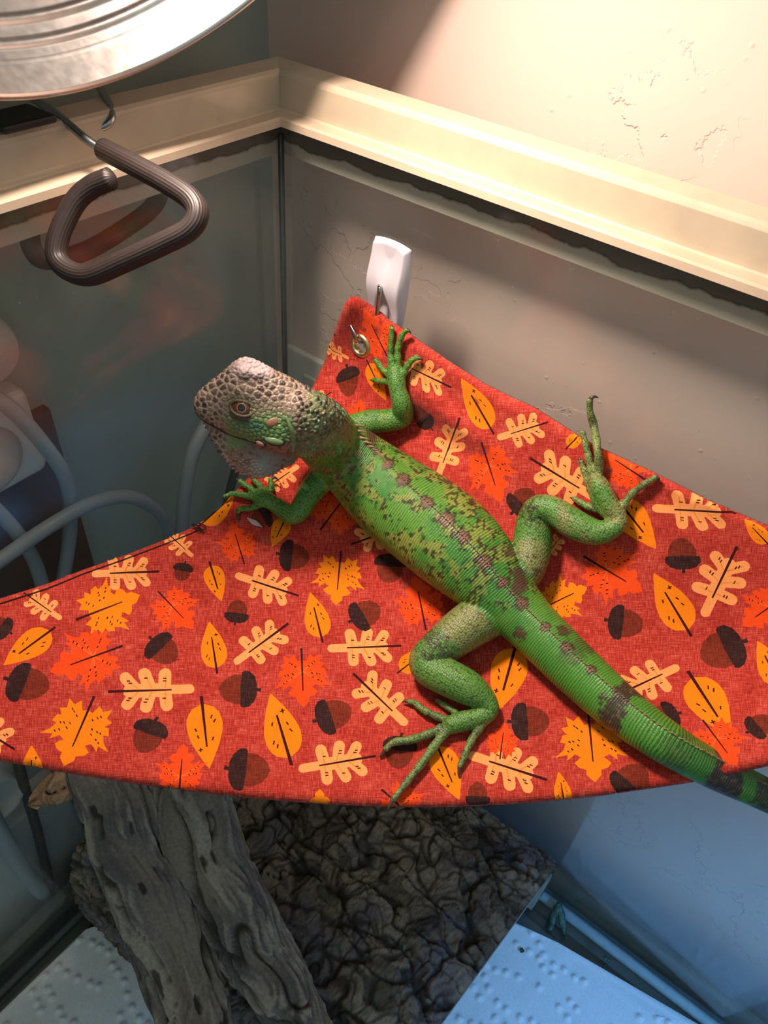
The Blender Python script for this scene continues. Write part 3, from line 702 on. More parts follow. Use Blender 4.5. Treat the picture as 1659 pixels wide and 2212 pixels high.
# the two other corners of the hammock hang from the same kind of hook
def copy_hook(loc, rz, label):
    r = hk.copy(); COL.objects.link(r); r.location = loc; r.rotation_euler = (0, 0, rz); r['label'] = label
    for ch in list(hk.children):
        c_ = ch.copy(); COL.objects.link(c_); c_.parent = r
    return r
for (px, py, rz, label) in ((2052, 1352, 0.0, 'white adhesive hook on the glass holding the hammock corner beyond the tail'), (-418, 1412, math.pi / 2, 'white adhesive hook on the end glass holding the hammock corner below the lamp')):
    q_, _a, _b, n_ = cloth_frame(px, py)
    V, Fc = lathe([(0.0045, -0.0022), (0.0042, 0.0000), (0.0044, 0.0010), (0.0050, 0.0016), (0.0058, 0.0017), (0.0067, 0.0012), (0.0074, 0.0003), (0.0073, -0.0004)], 48, q_, n_)
    mk('grommet', V, Fc, m_brass, ham)
    o_ = np.array(hk.location) - gp
    loc = (q_[0] + o_[0], -0.001, q_[2] + o_[2]) if rz == 0 else (0.001, q_[1] + o_[0], q_[2] + o_[2])
    copy_hook(loc, rz, label)
for o in [o for o in COL.objects if o.name.startswith('wall_hook')]: o['group'] = 'hooks that hold the hammock'

# ================================================================== IGUANA
def mm(px, d): return px * d / F
parts = []                                                   # closed pieces that the skin is grown from
SAM = {}                                                     # sample lists per body region: (points, radii)
# ---- trunk and tail: silhouette centre, half width (photo px)
SP = [(655, 905, 50, .042), (692, 940, 62, .034), (735, 975, 72, .026), (790, 1022, 84, .020), (850, 1072, 96, .018), (915, 1120, 103, .018), (985, 1178, 102, .018), (1045, 1238, 88, .0165), (1092, 1292, 72, .0145), (1140, 1342, 61, .0125), (1190, 1392, 58, .0118), (1245, 1446, 57, .0112),
      (1335, 1527, 53, .0104), (1440, 1604, 47, .0094), (1540, 1662, 41, .0100), (1640, 1710, 36, .0110), (1760, 1770, 31, .0115), (1900, 1840, 25, .0110), (2060, 1925, 18, .0090), (2220, 2020, 10, .0070)]
pts = []; hw = []; ups = []
for x, y, w, h in SP:
    cxx, cyy = min(max(x, -300), 1760), y
    if x < 1500:
        p = up_from(x, y, h); n_ = cloth_frame(x, y)[3]
    else:
        e = up_from(1500, 1640, 0.0095); n_ = cloth_frame(1500, 1640)[3]; d_ = nz(e - CAM) @ M[2]
        dep = (M[2] @ (up_from(1440, 1604, .0094) - CAM)) + 0.00002 * (x - 1440); p = at(x, y, dep)
    pts.append(p); ups.append(nz(n_ + np.array([0, 0, 0.6]))); hw.append(mm(w, M[2] @ (p - CAM)))
pts = np.array(pts); ups = np.array(ups); hw = np.array(hw)
A = catmull(np.hstack([pts, hw[:, None], ups]), 420)
SPN = A[:, :3]; SPR = A[:, 3]; SPU = A[:, 4:7]; SPU /= np.linalg.norm(SPU, axis=1)[:, None]
SPA = np.concatenate([[0], np.cumsum(np.linalg.norm(np.diff(SPN, axis=0), axis=1))])
LTOT = SPA[-1]
spx = projn(SPN)[:, 0]
flat = np.interp(spx, [650, 760, 900, 1050, 1150, 1300, 1700], [1.12, 0.98, 0.84, 0.84, 0.95, 1.0, 1.0])
def trunk_shape(i, th):
    # th: 0 = right flank, pi/2 = back; a peaked back and a flattened belly
    body = smooth(680, 800, spx[i]) * (1 - smooth(1060, 1140, spx[i]))
    tail = smooth(1120, 1250, spx[i])
    s = 1 + 0.06 * np.exp(-((th - np.pi / 2) / 0.22) ** 2) * (0.4 + 0.6 * (body + tail))
    s = s - 0.10 * body * np.exp(-((th - 1.5 * np.pi) / 0.6) ** 2)
    # belly fold along both flanks
    fold = body * (np.exp(-((th - 1.12 * np.pi) / 0.10) ** 2) + np.exp(-((th - (1.88 * np.pi)) / 0.10) ** 2))
    dip = body * (np.exp(-((th - 1.02 * np.pi) / 0.07) ** 2) + np.exp(-((th - 1.98 * np.pi) / 0.07) ** 2))
    return s + 0.035 * fold - 0.03 * dip
V, Fc = sweep(SPN, SPR, SPR * flat, up=SPU, seg=96, shape=trunk_shape); parts.append((V, Fc))
T_, S_, U_ = frames(SPN, SPU)
SAM['trunk'] = (SPN, SPR)
# shoulder skin fold behind the near arm
# ---- limbs: px, py, height above cloth (m), half width px
def limb_pts(L):
    P = []; R_ = []
    for x, y, h, w in L:
        if isinstance(h, str): p = on(x, y, 1, -float(h))
        else: p = up_from(x, y, h)
        P.append(p); R_.append(mm(w, M[2] @ (p - CAM)))
    return np.array(P), np.array(R_)
LIMB = {
 'arm_near': [(745, 985, .016, 40), (708, 1020, .015, 33), (672, 1062, .013, 27), (646, 1104, .009, 23), (628, 1112, .0075, 21), (605, 1097, .0065, 19), (588, 1086, .0055, 17), (572, 1077, .0045, 19), (556, 1071, .0035, 17)],
 'arm_far': [(760, 925, .016, 30), (800, 912, .013, 27), (840, 908, .010, 25), (868, 900, .0085, 24), (868, 872, .008, 22), (860, 845, .0065, 19), (856, 820, .0055, 20), (853, 795, .0045, 17)],
 'leg_far': [(1110, 1270, .012, 36), (1138, 1222, .012, 42), (1150, 1170, .012, 42), (1153, 1125, .012, 37), (1163, 1098, .012, 29), (1195, 1102, .011, 30), (1240, 1132, .010, 33), (1290, 1150, .009, 28), (1328, 1138, .0075, 21), (1338, 1118, .006, 18), (1318, 1092, .0055, 21), (1298, 1055, .005, 22), (1284, 1030, .0045, 17)],
 'leg_near': [(1090, 1310, .012, 46), (1050, 1328, .013, 52), (1000, 1360, .014, 49), (950, 1398, .013, 42), (918, 1425, .011, 35), (928, 1447, .010, 36), (968, 1464, .011, 40), (1015, 1488, .010, 37), (1050, 1515, .0075, 25), (1057, 1538, .006, 19), (1030, 1550, .0055, 20), (1000, 1558, .005, 22), (968, 1568, .0042, 19)],
}
TOE = {
 'arm_near': [[(556, 1066, .0035, 8), (536, 1052, .0035, 7), (517, 1038, .0028, 5.5)], [(570, 1060, .0035, 8), (558, 1046, .0038, 7), (546, 1036, .0032, 5.5)], [(584, 1062, .004, 8), (586, 1048, .0045, 7), (584, 1034, .004, 5.5)], [(552, 1076, .0035, 8), (520, 1068, .0035, 7), (500, 1067, .003, 6), (484, 1073, .0024, 5)], [(562, 1090, .003, 8), (540, 1098, .003, 7), (520, 1099, .0028, 6.5), (513, 1108, .0022, 5)]],
 'arm_far': [[(846, 798, .0045, 9), (844, 765, .0035, 7.5), (845, 732, .003, 6.5), (847, 707, .0022, 5.5)], [(858, 796, .0045, 9), (860, 752, .0035, 7.5), (868, 726, .003, 6.5), (880, 712, .0024, 5.5)], [(866, 818, .0045, 9), (877, 796, .004, 8), (890, 778, .0034, 7), (904, 772, .0026, 5.5)], [(842, 812, .004, 8), (826, 796, .0032, 7), (811, 777, .0024, 5.5)], [(842, 826, .004, 7.5), (822, 823, .003, 6.5), (806, 821, .0022, 5.5)]],
 'leg_far': [[(1290, 1048, .0045, 12), (1294, 1008, .0045, 10), (1290, 968, .006, 9), ('w', 1284, 925, 9), ('w', 1275, 890, 8), ('w', 1274, 862, 7)], [(1281, 1045, .0042, 11), (1275, 1005, .004, 9), (1267, 968, .0035, 8), (1258, 932, .0028, 6.5)], [(1276, 1060, .004, 9), (1266, 1028, .0032, 8), (1254, 996, .0024, 6.5)], [(1306, 1102, .005, 10), (1285, 1099, .004, 9), (1262, 1090, .003, 8), (1239, 1076, .0022, 6)], [(1338, 1120, .005, 11), (1348, 1090, .004, 9.5), (1366, 1066, .0035, 8.5), (1392, 1046, .003, 8), (1418, 1030, .0024, 6.5)]],
 'leg_near': [[(985, 1540, .004, 8), (962, 1524, .003, 7.5), (943, 1512, .0022, 5.5)], [(968, 1556, .004, 10), (940, 1546, .0036, 8.5), (914, 1533, .0034, 8), (896, 1518, .003, 7), (882, 1515, .0022, 5.5)], [(955, 1573, .004, 11), (920, 1588, .004, 9.5), (885, 1598, .0045, 9), (850, 1604, .0038, 8), (832, 1620, .0025, 6.5)], [(962, 1580, .0042, 11.5), (938, 1612, .004, 10), (905, 1656, .0038, 9), (872, 1698, .0036, 8), (848, 1728, .0034, 7)], [(1052, 1552, .005, 11), (1032, 1578, .004, 9.5), (1014, 1608, .0035, 8.5), (1000, 1640, .003, 7.5), (992, 1657, .0022, 6)]],
}
CLAW = {  # end pixel of each claw (dx, dy from the toe tip), drop toward the cloth
 'arm_near': [(-9, -1), (-6, -7), (20, 7), (-3, 6), (9, 18)], 'arm_far': [(-1, -3), (8, 9), (10, 7), (-4, -6), (-6, 0)],
 'leg_far': [(19, -3), (8, 8), (-3, -8), (-7, 0), (6, 9)], 'leg_near': [(-5, -8), (-13, 3), (-9, 20), (-9, 30), (6, 28)]}
claws = []
for k, L in LIMB.items():
    P, R_ = limb_pts(L); Q = catmull(np.hstack([P, R_[:, None]]), 90)
    V, Fc = sweep(Q[:, :3], Q[:, 3], seg=28); parts.append((V, Fc))
    allP = [Q[:, :3]]; allR = [Q[:, 3]]
    for ti, Tt in enumerate(TOE[k]):
        P2 = []; R2 = []
        for e in Tt:
            if e[0] == 'w': p = on(e[1], e[2], 1, -0.0042); w = e[3]
            else: p = up_from(e[0], e[1], e[2]); w = e[3]
            P2.append(p); R2.append(mm(w, M[2] @ (p - CAM)))
        nq = 40; Q2 = catmull(np.hstack([np.array(P2), np.array(R2)[:, None]]), nq)
        tt = np.linspace(0, 1, nq); nk = 3 if len(Tt) < 4 else 4
        Q2[:, 3] *= 1 + 0.10 * np.cos(tt * 2 * np.pi * nk)
        V, Fc = sweep(Q2[:, :3], Q2[:, 3], seg=14); parts.append((V, Fc)); allP.append(Q2[:, :3]); allR.append(Q2[:, 3])
        tip = Q2[-1, :3]; prev = Q2[-6, :3]; d_ = nz(tip - prev); c_ = CLAW[k][ti]
        tpx = projn(tip); dep = tpx[2]; n_ = cloth_frame(min(max(tpx[0], 480), 1440), tpx[1])[3]
        end = at(tpx[0] + c_[0], tpx[1] + c_[1], dep + 0.0006); ln = max(np.linalg.norm(end - tip), 0.0018); end = tip + nz(end - tip) * ln
        mid = (tip + end) / 2 + d_ * ln * 0.25 + n_ * ln * 0.22
        claws.append((tip - d_ * 0.0004, mid, end, Q2[-1, 3] * 0.72))
    SAM[k] = (np.vstack(allP), np.concatenate(allR))
# webby palms / soles
for k, ctr in (('arm_near', [(600, 1092, .0055, 15), (566, 1076, .004, 20), (548, 1068, .003, 13)]), ('arm_far', [(856, 830, .0055, 17), (853, 806, .0045, 20), (852, 792, .004, 15)]), ('leg_far', [(1334, 1120, .006, 20), (1310, 1090, .0052, 26), (1290, 1056, .0045, 22), (1284, 1034, .004, 15)]), ('leg_near', [(1040, 1548, .005, 18), (1000, 1558, .0045, 23), (962, 1570, .004, 19)])):
    P, R_ = limb_pts(ctr); Q = catmull(np.hstack([P, R_[:, None]]), 24); un = cloth_frame(ctr[1][0], ctr[1][1])[3]
    V, Fc = sweep(Q[:, :3], Q[:, 3], Q[:, 3] * 0.62, up=un, seg=24); parts.append((V, Fc))

# ---- head: own frame, forward = along the snout, left = towards the viewer
HD = 0.338                                                    # distance of the head
HO = at(640, 900, HD + 0.004)
img_r, img_u = M[0], -M[1]; toc = -nz(ray(530, 900))
fwd0 = -img_r * math.cos(math.radians(5)) + img_u * math.sin(math.radians(5))
fwd0 = nz(fwd0 + toc * 0.10); upi = nz(img_u - (img_u @ fwd0) * fwd0); tc_ = nz(np.cross(fwd0, upi))
if tc_ @ toc < 0: tc_ = -tc_
TILT = math.radians(24)
HU = math.cos(TILT) * upi + math.sin(TILT) * tc_; HL = math.cos(TILT) * tc_ - math.sin(TILT) * upi; HF = fwd0
SC = HD / F
def head_w(f, l, u): return HO + HF * f * SC + HL * l * SC + HU * u * SC      # head coordinates in photo px
def head_l(P):
    q = (P - HO) / SC; return np.stack([q @ HF, q @ HL, q @ HU], -1)
ct = math.cos(TILT)
#        f    top   bottom  half-width  cheek level
HST = [(-46, 52, -92, 34), (-22, 62, -88, 40), (4, 74, -84, 45), (28, 84, -80, 48), (52, 92, -76, 48), (76, 102, -70, 46), (98, 110, -64, 43), (116, 112, -58, 40), (134, 104, -52, 36), (152, 88, -46, 32), (168, 73, -40, 28), (184, 59, -33, 24), (198, 47, -26, 20), (209, 36, -17, 15), (216, 24, -8, 9)]
HST = catmull(np.array(HST, float), 90)
V = []; seg = 72; th = np.linspace(0, 2 * np.pi, seg, endpoint=False)
for f_, tp, bt, hw_ in HST:
    mid = (tp * 0.40 + bt * 0.60); 
    for t in th:
        c_, s_ = math.cos(t), math.sin(t)
        u = mid + (tp - mid) * s_ if s_ > 0 else mid + (mid - bt) * s_
        w = hw_ * math.copysign(abs(c_) ** 0.78, c_)
        if s_ > 0: w *= 1 - 0.30 * s_ ** 1.2
        else: w *= 1 - 0.12 * (-s_)
        # brow shelf above the eye and a slight hollow below it
        brow = math.exp(-((f_ - 108) / 34) ** 2) * math.exp(-((u - 50) / 14) ** 2); soc = math.exp(-((f_ - 116) / 24) ** 2) * math.exp(-((u - 22) / 17) ** 2)
        jow = math.exp(-((f_ - 42) / 30) ** 2) * math.exp(-((u + 45) / 28) ** 2); nos = math.exp(-((f_ - 192) / 14) ** 2) * math.exp(-((u - 26) / 12) ** 2)
        w *= 1 + 0.10 * brow - 0.13 * soc + 0.12 * jow + 0.06 * nos
        V.append(head_w(f_, w, u / ct * 0.97))
Fc = []
nst = len(HST)
for i in range(nst - 1):
    for j in range(seg):
        a_ = i * seg + j; b_ = i * seg + (j + 1) % seg; Fc.append((a_, b_, b_ + seg, a_ + seg))
V.append(head_w(HST[0][0] - 6, 0, -20)); V.append(head_w(222, 0, 9))
for j in range(seg): Fc.append((len(V) - 2, (j + 1) % seg, j)); Fc.append((len(V) - 1, (nst - 1) * seg + j, (nst - 1) * seg + (j + 1) % seg))
parts.append((np.array(V), Fc))
# neck bridging head and shoulders
P = [head_w(20, 0, 5), head_w(-18, 0, -6), (head_w(-50, 0, -20) * 0.6 + SPN[20] * 0.4), SPN[34], SPN[60]]
Q = catmull(np.hstack([np.array(P), np.array([[mm(58, .34)], [mm(62, .34)], [mm(66, .345)], [mm(68, .35)], [mm(70, .35)]])]), 40)
V, Fc = sweep(Q[:, :3], Q[:, 3] * 0.84, Q[:, 3] * 1.08, up=nz(HU + ups[2]), seg=48); parts.append((V, Fc))
NECK = Q
# dewlap: thin flap in the plane of the head
DW = [(205, -14), (192, -30), (180, -52), (166, -76), (150, -98), (132, -116), (110, -131), (88, -137), (66, -134), (44, -126), (20, -112), (-4, -98), (-14, -70), (0, -40), (60, -30), (130, -26), (180, -16)]
DW = catmull(np.array(DW + [DW[0]], float), 120)[:-1]
V = []; nd = len(DW); cen_ = DW.mean(0)
rings = [(1.0, 0.5), (0.985, 2.2), (0.93, 3.4), (0.75, 6.0), (0.45, 9.0)]
def dw_ring(sc, l): return [head_w(*(np.array([*(cen_ + (p - cen_) * sc)])[[0]].tolist() + [l] + [(cen_ + (p - cen_) * sc)[1] / ct])) for p in DW]
for sc, l in rings: V += dw_ring(sc, l)
V.append(head_w(cen_[0], 10, cen_[1] / ct)); ctl = len(V) - 1
off2 = len(V)
for sc, l in rings: V += dw_ring(sc, -l)
V.append(head_w(cen_[0], -10, cen_[1] / ct)); ctr_ = len(V) - 1
Fc = []
for i in range(len(rings) - 1):
    for j in range(nd):
        a_ = i * nd + j; b_ = i * nd + (j + 1) % nd
        Fc.append((a_, b_, b_ + nd, a_ + nd)); Fc.append((off2 + b_, off2 + a_, off2 + a_ + nd, off2 + b_ + nd))
for j in range(nd):
    k_ = (len(rings) - 1) * nd
    Fc.append((k_ + j, k_ + (j + 1) % nd, ctl)); Fc.append((off2 + k_ + (j + 1) % nd, off2 + k_ + j, ctr_)); Fc.append((j, off2 + j, off2 + (j + 1) % nd)); Fc.append((j, off2 + (j + 1) % nd, (j + 1) % nd))
parts.append((np.array(V), Fc))
# little serrations along the chin edge
for i in range(4, 52, 2):
    f_, u_ = DW[i]; a_ = DW[i + 1] - DW[i - 1]; nrm = nz(np.array([a_[1], -a_[0]]));
    if nrm @ (DW[i] - cen_) < 0: nrm = -nrm
    Lg = 8 if i < 34 else 4
    p0 = head_w(f_, 0, u_ / ct); p1 = head_w(f_ + nrm[0] * Lg, 0, (u_ + nrm[1] * Lg) / ct)
    V, Fc = sweep(catmull([p0, p1], 4), np.linspace(mm(5, HD), mm(1.6, HD), 4), seg=8); parts.append((V, Fc))
# parietal bump pads on the crown
for f_, l_, u_, r_ in ((112, 0, 98, 26), (88, 6, 92, 23), (66, -2, 86, 20), (112, 14, 94, 18)):
    c_ = head_w(f_, l_, u_ / ct * 0.97 - 8); V, Fc = sweep([c_ - HU * 0.002, c_ + HU * 0.0012], [mm(r_, HD)] * 2, seg=20); parts.append((V, Fc))

# ---- grow one skin around all pieces
bm = bmesh.new()
for V, Fc in parts:
    vv = [bm.verts.new(tuple(map(float, v))) for v in V]
    g = []
    for f in Fc:
        try: g.append(bm.faces.new([vv[i] for i in f]))
        except ValueError: pass
    bmesh.ops.recalc_face_normals(bm, faces=g)
bmesh.ops.triangulate(bm, faces=bm.faces)
tmp = from_bm('skin_source', bm)
md = tmp.modifiers.new('r', 'REMESH'); md.mode = 'VOXEL'; md.voxel_size = 0.00046; md.use_smooth_shade = True
sm_ = tmp.modifiers.new('s', 'SMOOTH'); sm_.factor = 0.5; sm_.iterations = 5
dg = bpy.context.evaluated_depsgraph_get()
skin = bpy.data.meshes.new_from_object(tmp.evaluated_get(dg)); bpy.data.objects.remove(tmp)
skin.name = 'body'
nV = len(skin.vertices); co = np.zeros(nV * 3); skin.vertices.foreach_get('co', co); co = co.reshape(-1, 3)
no = np.zeros(nV * 3); skin.vertices.foreach_get('normal', no); no = no.reshape(-1, 3)
def near(pts_, rad, co, chunk=20000):
    """normalised distance to a sample chain and index of the nearest sample"""
    D = np.zeros(len(co)); I = np.zeros(len(co), int)
    for s in range(0, len(co), chunk):
        d = np.sqrt(((co[s:s + chunk, None] - pts_[None]) ** 2).sum(-1)) / rad[None]
        I[s:s + chunk] = d.argmin(1); D[s:s + chunk] = d.min(1)
    return D, I
kd = KDTree(len(SPN))
for i, p in enumerate(SPN): kd.insert(tuple(p), i)
kd.balance()
sI = np.array([kd.find(tuple(c))[1] for c in co])
rel = co - SPN[sI]; lat = (rel * S_[sI]).sum(1); upc = (rel * U_[sI]).sum(1); lon = (rel * T_[sI]).sum(1)
ss = SPA[sI] + lon; ang = np.arctan2(lat, upc)                # 0 on the back, positive on its right
rn = np.sqrt((lat / SPR[sI]) ** 2 + (upc / (SPR[sI] * flat[sI])) ** 2)
sub = slice(None, None, 2)
limbD = {}; limbI = {}
for k in LIMB:
    P, R_ = SAM[k]; limbD[k], limbI[k] = near(P[::3].astype(np.float32), R_[::3].astype(np.float32), co.astype(np.float32))
ldist = np.min(np.stack([limbD[k] for k in LIMB]), 0); lwho = np.argmin(np.stack([limbD[k] for k in LIMB]), 0)
limbness = smooth(1.30, 1.16, rn) * 0
is_limb = smooth(1.04, 1.16, rn) * smooth(1.9, 1.4, ldist)
hl = head_l(co); hf, hlft, hu = hl[:, 0], hl[:, 1], hl[:, 2] * ct
is_head = smooth(-34, 6, hf + 0.15 * hu) * smooth(1.12, 1.4, limbD['arm_near'])
pp = projn(co)
spos = spx[sI]                                                # position along the body named by photo column
# ---- colours (true skin colours)
def C3(r, g, b): return np.array(lin(r, g, b)[:3])
def mixc(a, b, t): return a * (1 - t[:, None]) + b * t[:, None]
mmv = co * 1000.0
bc = np.stack([ss * 1000, np.abs(ang) * 14, np.zeros(nV)], -1); bcs = np.stack([ss * 1000, ang * SPR[sI] * 1000, np.zeros(nV)], -1)
n1 = fbm(mmv, 0.055, 3, 3); n2 = fbm(mmv, 0.16, 3, 11); n3 = fbm(bcs * [1, 0.6, 1], 0.78, 2, 23); n4 = vnoise(bcs, 0.95, 31); n5 = vnoise(mmv, 0.8, 5)
G1, G2, G3, G4 = C3(90, 140, 52), C3(66, 128, 50), C3(136, 142, 66), C3(120, 168, 66)
col = np.repeat(G1[None], nV, 0); col = mixc(col, G2, smooth(-0.1, 0.5, n1)); col = mixc(col, G3, 0.8 * smooth(0.05, 0.55, n2 + 0.2 * n1) * smooth(1250, 1000, spos)); 
tailm = smooth(1120, 1260, spos); col = mixc(col, C3(70, 136, 48), 0.7 * tailm)
col = mixc(col, C3(150, 176, 92), 0.5 * smooth(1.6, 2.5, np.abs(ang)) * (1 - is_limb))                       # pale belly
DK, BR = C3(40, 30, 22), C3(112, 82, 64)
trunk_on = (1 - is_limb) * (1 - is_head)
speck = smooth(0.26, 0.40, n3) * smooth(-0.5, 0.12, n2 + 0.25 * n4) * smooth(1190, 1080, spos) * smooth(2.0, 1.4, np.abs(ang))
col = mixc(col, DK, 0.85 * speck * trunk_on)
# saddle marks along the back
for sx, rad in ((772, 13), (822, 21), (872, 22), (926, 20), (966, 22), (1000, 20), (1042, 22), (1078, 17), (1118, 19), (1176, 14), (1222, 15), (1270, 12)):
    s0 = SPA[np.argmin(abs(spx - sx))]; r_ = mm(rad * 0.8, .34)
    d_ = np.sqrt((ss - s0) ** 2 + (ang * SPR[sI] * 0.85) ** 2) / r_ + 0.35 * n4
    col = mixc(col, BR, smooth(1.05, 0.75, d_) * trunk_on); col = mixc(col, DK, 0.7 * smooth(0.30, 0.1, abs(d_ - 0.9)) * trunk_on)
# dark side patches
for sx, a0, ra, rs in ((752, -1.0, 1.1, .0052), (846, -1.35, .34, .0042), (915, -1.0, .22, .003), (1052, -.85, .3, .0036), (1084, -0.62, .3, .0055), (1100, -0.35, .4, .003), (985, -1.25, .15, .002), (1150, 0.9, .25, .003), (1196, -.5, .3, .003)):
    s0 = SPA[np.argmin(abs(spx - sx))]; d_ = np.sqrt(((ss - s0) / rs) ** 2 + ((ang - a0) / ra) ** 2) + 0.45 * n4 + 0.3 * n2
    col = mixc(col, C3(82, 56, 46), 0.9 * smooth(1.1, 0.8, d_) * trunk_on)
# tail bands
for sx, hw_, st in ((1238, .0045, .55), (1350, .0056, .95), (1462, .003, .35), (1558, .0075, 1.0), (1668, .010, .9), (1800, .012, .95), (1950, .014, .95), (2100, .02, 1)):
    s0 = SPA[np.argmin(abs(spx - sx))]; edge_ = 0.0012 * n4 + 0.0026 * n2
    d_ = (abs(ss - s0 + 0.0025 * np.cos(ang)) + edge_) / hw_
    msk = smooth(1.05, 0.85, d_) * (1 if sx > 1300 else smooth(1.4, 0.6, abs(ang + 0.5)))
    col = mixc(col, mixc(np.repeat(C3(64, 50, 42)[None], nV, 0), C3(120, 104, 92), 0.5 * smooth(0.1, 0.6, n5)), st * msk * tailm)
# limbs
lg = np.repeat(C3(88, 136, 60)[None], nV, 0); hind = (lwho >= 2)
lg[hind] = C3(92, 138, 60)
lg = mixc(lg, C3(140, 134, 84), 0.75 * smooth(-0.05, 0.45, n1 + 0.3 * n2) * hind); lg = mixc(lg, C3(120, 156, 62), 0.5 * smooth(0.0, 0.5, n2) * (~hind))
# knee and hip freckles on the hind legs
li_ = np.array([limbI[k] for k in LIMB]); lfrac = np.choose(lwho, [np.minimum(limbI[k] / 30.0, 1.5) for k in LIMB])
kn = np.exp(-((lfrac - 0.36) / 0.06) ** 2) + 0.7 * np.exp(-((lfrac - 0.05) / 0.08) ** 2) + 0.25 * np.exp(-((lfrac - 0.2) / 0.1) ** 2)
lg = mixc(lg, C3(70, 56, 48), 0.75 * smooth(0.15, 0.6, kn * (0.55 + 0.9 * n5) + 0.25 * n2 * kn) * hind)
toe = smooth(1.0, 1.06, lfrac); lg = mixc(lg, C3(118, 136, 78), 0.6 * toe * hind); lg = mixc(lg, C3(84, 82, 62), 0.5 * toe * smooth(0.0, 0.6, n2 + 0.3 * n5) * hind)
col = mixc(col, lg, is_limb)
# neck: dark grey tubercle zone and brown shoulder band
nk = smooth(775, 690, spos) * (1 - is_limb); 
col = mixc(col, C3(118, 116, 84), nk * smooth(-0.2, 0.4, n2) * 0.8)
nk2 = smooth(14, -12, hf) * smooth(-150, -85, hf) * smooth(-95, -55, hu + 0.3 * (hf + 20)) * smooth(1.12, 1.4, limbD['arm_near']) * smooth(1.12, 1.4, limbD['arm_far'])
col = mixc(col, mixc(np.repeat(C3(140, 134, 106)[None], nV, 0), C3(104, 116, 80), smooth(-0.3, 0.4, n2)), 0.8 * nk2)
sh = np.exp(-((spos + 8 * n2 - 748) / 11.0) ** 2) * smooth(-0.1, -0.5, ang) * (1 - is_limb)
col = mixc(col, C3(88, 58, 48), 0.9 * np.clip(sh, 0, 1))
# head
hc_ = np.repeat(C3(130, 112, 96)[None], nV, 0)
hc_ = mixc(hc_, C3(196, 172, 172), smooth(72, 88, hu + 4 * n5) * smooth(40, 70, hf) * smooth(150, 120, hf))            # pinkish crown
cheek = smooth(20, -8, hu + 0.12 * (hf - 90)) * smooth(-62, -48, hu + 0.32 * (hf - 40)) * smooth(205, 130, hf) * smooth(-5, 15, hf)
hc_ = mixc(hc_, C3(96, 132, 80), 0.9 * cheek); hc_ = mixc(hc_, C3(46, 116, 108), 0.75 * cheek * np.exp(-((hf - 84) / 26) ** 2 - ((hu + 14) / 9) ** 2))
hc_ = mixc(hc_, C3(86, 128, 64), np.exp(-((hf - 52) / 20) ** 2 - ((hu + 8) / 26) ** 2) * 0.8)
ey = np.exp(-(((hf - 118) / 34) ** 2 + ((hu - 24) / 20) ** 2)); hc_ = mixc(hc_, C3(104, 112, 74), 0.8 * ey)
dew = smooth(-46, -62, hu + 0.30 * (hf - 60)); hc_ = mixc(hc_, C3(128, 102, 90), dew); hc_ = mixc(hc_, C3(64, 48, 42), 0.75 * dew * smooth(0.05, 0.5, fbm(mmv, 0.7, 2, 77)))
hc_ = mixc(hc_, C3(134, 146, 142), 0.9 * dew * np.exp(-((hf - 66) / 28) ** 2 - ((hu + 108) / 26) ** 2))
hc_ = mixc(hc_, C3(120, 104, 96), 0.8 * smooth(140, 190, hf) * smooth(40, 20, hu))
col = mixc(col, hc_, is_head)
# ---- raised head shields and neck tubercles: scatter seats, dome the skin round each
sel = np.where((hf > -150) & (rn < 9) & ((hf > 0) | (spos < 772)) & (limbD['arm_near'] > 1.25) & (limbD['arm_far'] > 1.25))[0]
order = rng.permutation(sel); seats = []; srad = []; skd_pts = []
grid = {}
for i in order:
    f_, u_ = hf[i], hu[i]
    if f_ > 0 and u_ > 34: r_ = mm(8.5 if u_ < 80 else 5.5, HD)
    elif f_ > 140: r_ = mm(7.5, HD)
    elif f_ > 0 and -48 < u_ <= 34: r_ = mm(6.0, HD)
    elif f_ > 0: r_ = mm(5.0, HD)
    else: r_ = mm(6.2, HD)
    if abs(f_ - 118) < 26 and abs(u_ - 22) < 16: r_ = mm(4.0, HD)
    cell = tuple(np.floor(co[i] / 0.002).astype(int)); ok = True
    for a_ in (-1, 0, 1):
        for b_ in (-1, 0, 1):
            for c_ in (-1, 0, 1):
                for j in grid.get((cell[0] + a_, cell[1] + b_, cell[2] + c_), ()):
                    if ((co[i] - co[j]) ** 2).sum() < (r_ * 1.45) ** 2: ok = False; break
                if not ok: break
            if not ok: break
        if not ok: break
    if ok: grid.setdefault(cell, []).append(i); seats.append(i); srad.append(r_)
kt = KDTree(len(seats))
for j, i in enumerate(seats): kt.insert(tuple(co[i]), j)
kt.balance()
disp = np.zeros(nV); tint = np.zeros(nV); edge = np.zeros(nV)
srand = rng.uniform(0, 1, len(seats))
for i in sel:
    a_ = kt.find_n(tuple(co[i]), 2)
    d1, d2 = a_[0][2], a_[1][2]; j = a_[0][1]; e = (d2 - d1) / (srad[j] * 1.4)
    edge[i] = 1 - min(1, e / 0.30); disp[i] = min(1.0, e / 0.8); tint[i] = srand[j]
hw2 = np.maximum(is_head, smooth(-75, -55, hf) * 1.0)
top = smooth(28, 46, hu) * smooth(-60, -20, hf); neck_z = smooth(6, -14, hf) * smooth(-150, -105, hf) * smooth(-75, -20, hu + 0.35 * (hf + 20))
amp = 0.00024 + 0.00016 * top + 0.00085 * neck_z * (tint > 0.45) + 0.0001 * smooth(150, 180, hf) - 0.00012 * neck_z
on_ = np.zeros(nV); on_[sel] = 1
co2 = co + no * (disp * amp * on_ * smooth(-150, -120, hf) - 0.0002 * edge * on_ * smooth(-120, -60, hf))[:, None]
snout_dark = smooth(20, 50, hu) + smooth(130, 165, hf)
crown = smooth(72, 86, hu) * smooth(45, 70, hf) * smooth(150, 125, hf)
